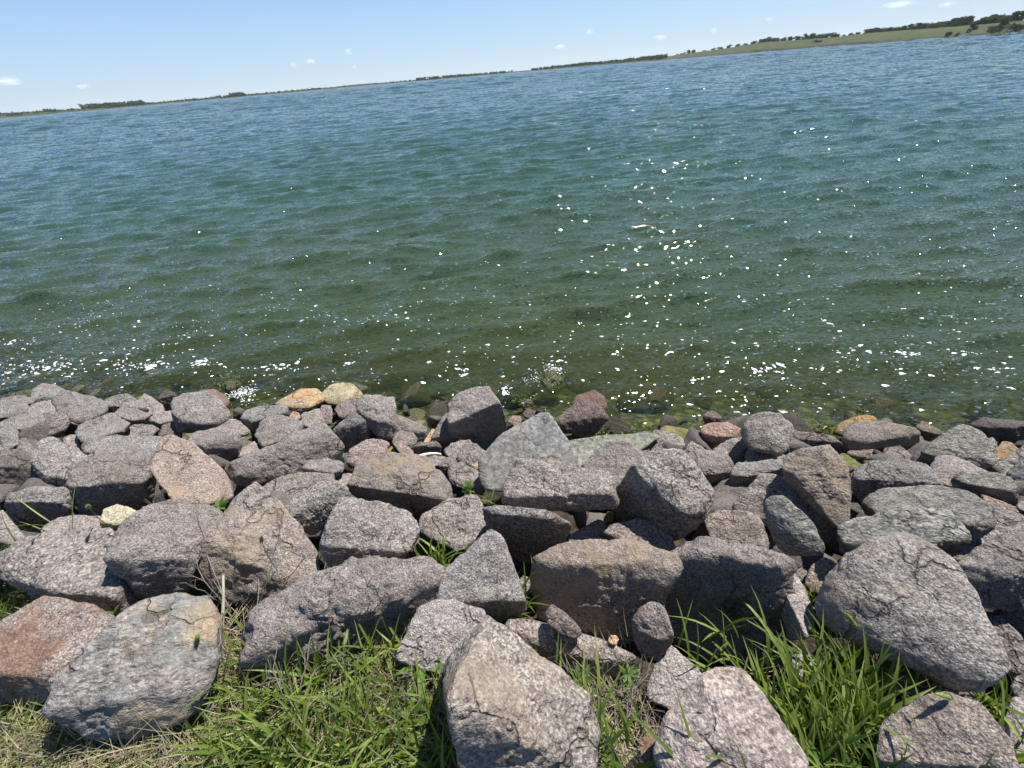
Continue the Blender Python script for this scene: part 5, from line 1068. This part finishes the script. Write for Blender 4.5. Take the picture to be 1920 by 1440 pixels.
tuft(*zz(7, 150, 590), 14, .08, .15, .010, .9, 'low sprawling tuft above the long low pinkish rock', h=.12, rad=.02, droop=(.3, .9))
tuft(*zz(2, 1320, 850), 7, .08, .16, .008, .35, 'few thin blades beside the feathery weed at the smooth slab', h=.16, rad=.015)
tuft(*zz(1, 225, 1050), 16, .12, .30, .008, .75, 'thin grass blades on the squared block left of the cream stone', h=.18, rad=.06, droop=(.3, 1.3))
tuft(*zz(7, 520, 1440), 30, .16, .32, .011, .5, 'open tuft of long blades at the bottom in front of the pointed boulder', h=.10, rad=.07, lean=AWAY, leanamt=.5, droop=(.2, 1.0))
tuft(*zz(7, 700, 1400), 26, .16, .30, .011, .5, 'green blades growing at the foot of the light pinkish-grey boulder', h=.10, rad=.05, lean=AWAY, leanamt=.5, droop=(.2, 1.0))
tuft(*zz(7, 1290, 880), 26, .12, .26, .008, .5, 'arching tuft in front of the rough-faced block', h=.10, rad=.06, lean=math.radians(140), leanamt=.4, droop=(.4, 1.5))
tuft(*zz(7, 1500, 900), 22, .10, .22, .008, .4, 'thin upright tuft between the rough-faced block and the light boulder', h=.10, rad=.06, droop=(.2, 1.0))
tuft(*zz(8, 1740, 1100), 46, .12, .24, .010, .6, 'grass tuft between the giant granite boulder and the brown-tinged boulder', h=.14, rad=.03, droop=(.3, 1.2))
tuft(*zz(8, 1880, 1440), 24, .16, .30, .010, .5, 'long blades at the bottom right corner', h=.08, rad=.06, droop=(.2, .9))
tuft(*zz(7, 290, 850), 5, .05, .10, .007, .3, 'few short blades poking from under the long low pinkish rock', h=.06, rad=.01)
tuft(*zz(8, 740, 500), 14, .06, .12, .008, .6, 'short shaded tuft beside the orange-brown rock', h=.10, rad=.02)
tuft(*zz(7, 1440, 1480), 16, .18, .32, .011, .7, 'long drooping blades in front of the light pinkish-grey boulder', h=.18, rad=.03, lean=math.radians(150), leanamt=.7, droop=(.4, 1.2))

# the big clump at the lower right: several tufts grown together
def clump(name, spots, label, seed, n_each, lr, wid, h=.08, mats=GREEN, spread=.45, droop=(.2, 1.3), rad=.05, lean=None, leanamt=0):
    g = np.random.default_rng(seed); parts = []
    for i, (px, py) in enumerate(spots):
        c = root_at(px, py, h); n = n_each
        roots = c + np.stack([g.normal(0, rad, n), g.normal(0, rad, n), np.zeros(n) - 0.02], 1)
        hd = g.uniform(0, 6.283, n)
        if lean is not None: hd = np.where(g.random(n) < leanamt, lean + g.normal(0, .6, n), hd)
        parts.append(blades(roots, hd, np.abs(g.normal(spread, .3, n)), g.uniform(*lr, n), wid * g.uniform(.65, 1.3, n), g.uniform(*droop, n), seed + i))
    return grass_obj(name, parts, mats, label, kind='stuff')
sp = []
g = np.random.default_rng(31)
for i in range(32):
    t = g.random(); sp.append(zz(8, g.normal(990 - 40 * t, 190), 980 + 540 * t))
clump('grass', sp, 'dense clump of long bright grass in front of the giant granite boulder', 61, 20, (.10, .30), .0145, h=.07, lean=AWAY, leanamt=.4)
# meadow grass over the soil at the lower left
sp = []
for i in range(64):
    t = g.random(); x = g.uniform(380, 870); y = 1215 + 260 * g.random() + max(0, (x - 640)) * 0.10
    if x < 520 and y < 1300 and g.random() < .5: continue
    sp.append((x, y))
clump('grass', sp, 'thick green grass in front of the wide flat-topped block', 71, 14, (.09, .26), .0100, h=.04, spread=.48, rad=.035)
sp = [(g.uniform(-120, 420), g.uniform(1375, 1480)) for i in range(70)] + [(g.uniform(-40, 130), g.uniform(1320, 1400)) for i in range(12)]
clump('grass', sp, 'short mixed green and yellow grass under the blue-grey slab', 81, 15, (.03, .10), .008, h=.02, spread=.7, rad=.05)
sp = [(g.uniform(-80, 75), g.uniform(1090, 1190)) for i in range(24)]
clump('grass', sp, 'shaded grass under the long flat slab at the left edge', 91, 20, (.05, .15), .006, h=.06, spread=.6, rad=.06)
sp = [(g.uniform(640, 1120), g.uniform(1395, 1470)) for i in range(26)]
clump('grass', sp, 'short grass along the bottom between the foreground boulders', 95, 9, (.05, .14), .0085, h=.04, spread=.55, rad=.05)
# dry thatch lying on the soil
def thatch(name, boxes, label, seed, lr, wid, h=.02, tilt=(1.0, 1.65)):
    g = np.random.default_rng(seed); P = []
    for x0, x1, y0, y1, n in boxes:
        for i in range(n): P.append(root_at(g.uniform(x0, x1), g.uniform(y0, y1), h))
    n = len(P); P = np.array(P)
    q = blades(P, g.uniform(0, 6.283, n), g.uniform(*tilt, n), g.uniform(*lr, n), wid * g.uniform(.5, 1.3, n), g.uniform(-.2, .4, n), seed, seg=4)
    return grass_obj(name, [q], STRAW, label, kind='stuff')
thatch('straw', [(-150, 460, 1360, 1480, 1300), (360, 900, 1230, 1480, 1500), (640, 860, 1240, 1450, 700), (1090, 1220, 1250, 1450, 350), (1440, 1800, 1200, 1450, 600), (-60, 150, 1080, 1200, 260), (370, 470, 1150, 1300, 260)], 'dry straw thatch lying over the soil at the foot of the boulders', 15, (.04, .16), .0030)
thatch('straw', [(760, 880, 1240, 1430, 260), (420, 760, 1220, 1440, 260), (0, 400, 1370, 1440, 140), (380, 470, 1180, 1290, 110), (1090, 1200, 1230, 1330, 130)], 'standing dead stalks among the grass', 16, (.08, .2), .0028, h=.05, tilt=(.1, 1.1))

# tubes for stems and twigs
def tube(path, r0, r1, n=5):
    path = np.asarray(path, float); Vs = []; Fs = []; m = len(path)
    for i, p in enumerate(path):
        d = path[min(i + 1, m - 1)] - path[max(i - 1, 0)]; d /= np.linalg.norm(d) + 1e-9
        a = np.cross(d, [0.3, 0.2, 0.9]); a /= np.linalg.norm(a) + 1e-9; b_ = np.cross(d, a); r = r0 + (r1 - r0) * i / (m - 1)
        for j in range(n):
            t = 2 * math.pi * j / n; Vs.append(p + r * (math.cos(t) * a + math.sin(t) * b_))
    for i in range(m - 1):
        for j in range(n): Fs.append((i * n + j, i * n + (j + 1) % n, (i + 1) * n + (j + 1) % n, (i + 1) * n + j))
    return Vs, Fs
def add(dst, vf):
    k = len(dst[0]); dst[0].extend(vf[0]); dst[1].extend([tuple(i + k for i in f) for f in vf[1]])
def dead_plant(root_px, tips_px, label, seed, h=.10, tip_h=.30, r=.0024, sub=3):
    g = np.random.default_rng(seed); root = root_at(*root_px, h)
    e = bpy.data.objects.new('dead_weed', None); C.objects.link(e); e.location = root; tag(e, label, 'dead plant', 'dead weeds among the boulders')
    for tp in tips_px:
        tip = root_at(*tp, tip_h * g.uniform(.8, 1.2)); mid = (root + tip) / 2 + g.normal(0, .03, 3) + np.array([0, 0, .03])
        path = []
        for t in np.linspace(0, 1, 9):
            p = (1 - t) ** 2 * root + 2 * t * (1 - t) * mid + t * t * tip; path.append(p + g.normal(0, .0035, 3) * (0 < t < 1) - root)
        dst = ([], []); add(dst, tube(path, r, r * .45))
        for k in range(sub):
            i = g.integers(3, 8); o_ = np.array(path[i]); d = np.array(path[i]) - np.array(path[i - 1]); d /= np.linalg.norm(d)
            d2 = d + g.normal(0, .6, 3); d2 /= np.linalg.norm(d2); L = g.uniform(.03, .10)
            pts = [o_, o_ + d2 * L * .5 + g.normal(0, .004, 3), o_ + d2 * L + g.normal(0, .01, 3)]; add(dst, tube(pts, r * .55, r * .25, 4))
            for q in range(2):
                d3 = d2 + g.normal(0, .7, 3); d3 /= np.linalg.norm(d3); add(dst, tube([pts[1], pts[1] + d3 * L * .5], r * .35, r * .2, 3))
        link_mesh('twig', dst[0], dst[1], TWIG, e)
    return e
dead_plant(zz(5, 1300, 560), [zz(5, 860, -60), zz(5, 1090, 60), zz(5, 1110, -5), zz(5, 1010, 400), zz(5, 1150, 330)], 'bare grey twiggy weed spread in front of the large rough boulder', 1, tip_h=.40)
dead_plant(zz(5, 1440, 560), [zz(5, 1480, 30), zz(5, 1590, 40), zz(5, 1320, 300), zz(5, 1480, 420)], 'bare twiggy weed spread in front of the rust-stained boulder', 2, tip_h=.40)
dead_plant(zz(5, 1780, 330), [zz(5, 1690, 80), zz(5, 1830, 100), zz(5, 1860, 190), zz(5, 1580, 230)], 'small bare weed beside the rounded grey rock', 3, tip_h=.36)
dead_plant(zz(6, 570, 640), [zz(6, 690, 335), zz(6, 760, 360)], 'dark bare stem standing in front of the wide flat-topped block', 4, h=.18, tip_h=.32, sub=2)
dead_plant(zz(7, 620, 1130), [zz(7, 480, 800), zz(7, 520, 840), zz(7, 650, 770), zz(7, 720, 850), zz(7, 560, 1000)], 'dry branching weed over the foot of the long low pinkish rock', 5, tip_h=.26)
dead_plant(zz(7, 640, 1400), [zz(7, 240, 1120), zz(7, 330, 1100), zz(7, 640, 1000), zz(7, 780, 1060)], 'thin dark weed in front of the pointed tan-grey boulder', 6, tip_h=.30)
dead_plant((560, 1330), [(520, 1215), (585, 1190), (640, 1230), (500, 1270)], 'dry twiggy weed among the grass below the wide flat-topped block', 8, h=.05, tip_h=.22)
dead_plant((800, 1360), [(770, 1230), (830, 1250), (745, 1290)], 'dry weed in the straw beside the pointed tan-grey boulder', 9, h=.05, tip_h=.2)
dead_plant(zz(7, 820, 1180), [zz(7, 900, 850), zz(7, 970, 900), zz(7, 990, 1180), zz(7, 860, 1050)], 'tangle of dead roots beside the pale stone below the upright rock', 7, tip_h=.16, sub=6)
# the pale dead stalk
p0 = root_at(*zz(5, 1215, 930), .05); p1 = root_at(*zz(5, 1250, 640), .22); p2 = root_at(*zz(5, 1255, 355), .36)
dst = ([], []); add(dst, tube([p0 - p0, (p1 - p0) * .5 + np.array([.004, 0, .01]), p1 - p0, (p1 + p2) / 2 - p0 + np.array([.003, 0, 0]), p2 - p0], .0075, .0042, 7))
add(dst, tube([p1 - p0, p1 - p0 + np.array([.02, .02, .05])], .003, .0015, 5))
o = link_mesh('dead_stalk', dst[0], dst[1], PALESTEM); o.location = p0; tag(o, 'thick pale dead stalk standing beside the blue-grey slab', 'dead plant')
# pale curved strip of dry reed
c = [root_at(*zz(2, x, y), .20) for x, y in ((918, 588), (950, 578), (985, 572), (1020, 572), (1042, 576))]
dst = ([], []); add(dst, tube([q - c[0] for q in c], .013, .006, 6)); o = link_mesh('driftwood', dst[0], dst[1], simple_mat('bleached_wood', (.55, .5, .38), (.7, .66, .54), 30)); o.location = c[0]
tag(o, 'curved pale bleached strip lying among the small stones', 'driftwood')

# foxtail grasses: stem, leaf and bristly seed head
def foxtail(root_px, tip_px, label, h=.08, tip_h=.30, size=.045, bend=.25, seed=0):
    g = np.random.default_rng(seed); root = root_at(*root_px, h); tip = root_at(*tip_px, tip_h)
    e = bpy.data.objects.new('foxtail_grass', None); C.objects.link(e); e.location = root; tag(e, label, 'grass', 'foxtail seed heads')
    mid = (root + tip) / 2 + np.array([0, 0, .05])
    path = [(1 - t) ** 2 * root + 2 * t * (1 - t) * mid + t * t * tip - root for t in np.linspace(0, 1, 9)]
    dst = ([], []); add(dst, tube(path, .0016, .0011)); link_mesh('stem', dst[0], dst[1], GREEN, e)
    set_attr(e.children[0], 'along', np.full(len(dst[0]), .5)); set_attr(e.children[0], 'shade', np.full(len(dst[0]), .5))
    d = path[-1] - path[-3]; d /= np.linalg.norm(d); out = d * np.array([1, 1, 0]) + np.array([0, 0, -.25]); Vs, Fs = [], []
    ax = [path[-1] + d * size * t + out * bend * size * t * t for t in np.linspace(0, 1, 9)]
    rad_ = [.002, .0052, .0064, .0066, .0064, .0060, .0052, .0038, .0012]
    k = 0
    for i, (p, r) in enumerate(zip(ax, rad_)):
        a = np.cross(d, [0, 0, 1]); a /= np.linalg.norm(a); b_ = np.cross(d, a)
        for j in range(8):
            t = 2 * math.pi * j / 8; Vs.append(p + r * (math.cos(t) * a + math.sin(t) * b_) * g.uniform(.85, 1.15))
    for i in range(8):
        for j in range(8): Fs.append((i * 8 + j, i * 8 + (j + 1) % 8, (i + 1) * 8 + (j + 1) % 8, (i + 1) * 8 + j))
    hd = link_mesh('seed_head', Vs, Fs, SEED, e)
    Vb, Fb = [], []
    for q in range(150):
        i = g.integers(0, 9); t = g.uniform(0, 6.28); u = math.cos(t) * a + math.sin(t) * b_; p = ax[i] + u * rad_[i] * .8; tipb = p + (u * .8 + d * .9) * g.uniform(.004, .009); s = np.cross(u, d) * .00045
        k = len(Vb); Vb += [p + s, p - s, tipb]; Fb.append((k, k + 1, k + 2))
    o = link_mesh('bristles', Vb, Fb, SEED, hd, smooth=False); o['kind'] = 'stuff'
    n = 2; q = blades(np.array([path[2], path[4]]), np.array([g.uniform(0, 6.28), g.uniform(0, 6.28)]), np.array([.7, .6]), np.array([.10, .08]), np.array([.008, .007]), np.array([.5, .7]), seed)
    lf = grass_obj('leaf', [q], GREEN, None, parent=e)
    return e
foxtail(zz(1, 640, 1010), zz(1, 505, 880), 'foxtail seed head nodding over the squared block', h=.22, tip_h=.46, size=.06, seed=1)
foxtail(zz(5, 1560, 330), zz(5, 1475, 170), 'foxtail seed head standing in front of the rust-stained boulder', h=.2, tip_h=.42, seed=2)
foxtail(zz(5, 1190, 790), zz(5, 1110, 720), 'foxtail seed head bent over the blue-grey slab', h=.12, tip_h=.25, size=.05, seed=3)
foxtail(zz(6, 520, 900), zz(6, 495, 760), 'foxtail seed head in front of the wide flat-topped block', h=.05, tip_h=.16, seed=4)
foxtail(zz(8, 960, 850), zz(8, 970, 650), 'tallest foxtail seed head in front of the giant granite boulder', h=.1, tip_h=.32, size=.07, seed=5)
foxtail(zz(8, 1040, 860), zz(8, 1080, 690), 'slim foxtail seed head right beside the tallest one', h=.1, tip_h=.30, size=.05, seed=6)
foxtail(zz(8, 1450, 950), zz(8, 1500, 815), 'foxtail seed head lying across the face of the giant granite boulder', h=.1, tip_h=.30, size=.06, bend=.9, seed=7)
foxtail(zz(8, 1400, 1180), zz(8, 1500, 1050), 'foxtail seed head over the brown-tinged boulder', h=.1, tip_h=.34, size=.06, bend=.9, seed=8)
foxtail(zz(8, 740, 800), zz(8, 760, 700), 'small foxtail seed head beside the dark rough-faced block', h=.1, tip_h=.22, size=.035, seed=9)

# broad leaved weeds: each leaf a part
LEAF = simple_mat('weed_leaf', (0.06, 0.13, 0.02), (0.13, 0.21, 0.035), 25.0, 0.55, trans=0.3)
def leaf_geo(L, W):
    Vs, Fs = [], []
    prof = [(0, .05), (.2, .75), (.45, 1.0), (.7, .75), (.88, .35), (1, .02)]
    for t, w in prof:
        z = -.25 * L * t * t
        Vs += [(t * L, -W * w * .5, z + .12 * W * w), (t * L, 0, z), (t * L, W * w * .5, z + .12 * W * w)]
    for i in range(5):
        for c_ in (0, 1): Fs.append((i * 3 + c_, i * 3 + c_ + 1, i * 3 + 4 + c_, i * 3 + 3 + c_))
    return Vs, Fs
def weed(px, py, n, L, W, label, h=.12, seed=0, up_=.5, stemh=.04):
    g = np.random.default_rng(seed); c = root_at(px, py, h)
    e = bpy.data.objects.new('weed', None); C.objects.link(e); e.location = c; tag(e, label, 'weed')
    dst = ([], []); add(dst, tube([(0, 0, -.02), (0, .002, stemh * .5), (0, 0, stemh)], .0022, .0015)); link_mesh('stem', dst[0], dst[1], LEAF, e)
    me = None
    for i in range(n):
        if me is None:
            o = link_mesh('leaf', *leaf_geo(L, W), LEAF, e); me = o.data
        else:
            o = bpy.data.objects.new('leaf', me); C.objects.link(o); o.parent = e
        o.location = (0, 0, stemh * g.uniform(.2, 1)); s = g.uniform(.6, 1.15); o.scale = (s, s, s)
        o.rotation_euler = (g.normal(0, .3), -up_ + g.normal(0, .25), i * 2.4 + g.normal(0, .2))
    return e
weed(*zz(1, 1260, 890), 14, .055, .022, 'leafy green weed beside the tan leaning slab', h=.20, seed=1)
weed(*zz(2, 1200, 800), 42, .038, .009, 'feathery green weed in front of the grooved rock', h=.20, seed=2, up_=.6, stemh=.07)
weed(*zz(5, 680, 600), 4, .055, .020, 'two-leaved green sprout between the rust slab and the blue-grey slab', h=.14, seed=3, up_=1.1)
weed(*zz(7, 570, 960), 9, .05, .020, 'shaded leafy weed beside the pointed tan-grey boulder', h=.08, seed=4, up_=.8)
weed(*zz(7, 830, 930), 16, .04, .010, 'yellowish feathery weed at the end of the long low pinkish rock', h=.12, seed=5)
weed(*zz(6, 960, 880), 16, .10, .022, 'broad-bladed green weed between the wide block and the pointed boulder', h=.08, seed=6, up_=.7, stemh=.06)
weed(*zz(6, 880, 1200), 14, .09, .022, 'broad-bladed green weed low in the straw beside the pointed boulder', h=.05, seed=7, up_=.6, stemh=.05)
weed(*zz(8, 785, 420), 6, .025, .014, 'tiny yellow-green weed on the orange-brown rock', h=.16, seed=8)

# green algae hanging on the wet stones
ALG = simple_mat('green_algae', (0.03, 0.055, 0.006), (0.09, 0.13, 0.015), 40.0, 0.4, spec=0.6, trans=0.2)
def algae(px, py, w, hgt, n, zoff, seed):
    g = np.random.default_rng(seed); d = ray(px, py); c = CAM + d * ((zoff - CAM_H) / d[2]); Vs, Fs = [], []
    for i in range(n):
        p = c + np.array([g.normal(0, w), g.normal(0, w * .8), g.uniform(-.02, hgt)]); u = g.normal(size=3) * np.array([1, 1, .5]); u /= np.linalg.norm(u); v = np.cross(u, g.normal(size=3)); v /= np.linalg.norm(v); s = g.uniform(.006, .016); k = len(Vs)
        Vs += [p + u * s * 1.6, p + v * s * .5, p - u * s * 1.4, p - v * s * .5]; Fs.append((k, k + 1, k + 2, k + 3))
    return Vs, Fs
dst = ([], [])
for i, (px, py, w, hh_, n) in enumerate(((1036, 708, .10, .05, 260), (428, 714, .09, .05, 220), (1547, 806, .05, .05, 130), (980, 752, .05, .04, 120), (1066, 765, .04, .05, 90), (1135, 812, .07, .02, 130), (1615, 774, .03, .02, 60), (1200, 815, .12, .02, 160), (1470, 790, .1, .02, 120))):
    add(dst, algae(px, py, w, hh_, n, .03, 40 + i))
o = link_mesh('algae', dst[0], dst[1], ALG, smooth=False); tag(o, 'bright green algae fringes on the wet stones at the waterline', kind='stuff')

# ------------------------------------------------------------------ summer haze
hz, nt, out = new_mat('haze_air')
pv = nt.nodes.new('ShaderNodeVolumePrincipled'); pv.inputs['Color'].default_value = (0.86, 0.93, 1.0, 1); pv.inputs['Density'].default_value = 0.00008; pv.inputs['Anisotropy'].default_value = 0.2
nt.links.new(pv.outputs[0], out.inputs['Volume'])
bm = bmesh.new(); bmesh.ops.create_cube(bm, size=1.0); me = bpy.data.meshes.new('haze'); bm.to_mesh(me); bm.free(); me.materials.append(hz)
hb = bpy.data.objects.new('haze', me); C.objects.link(hb); hb.scale = (6200, 6200, 44); hb.location = (0, 0, 16); tag(hb, kind='stuff')
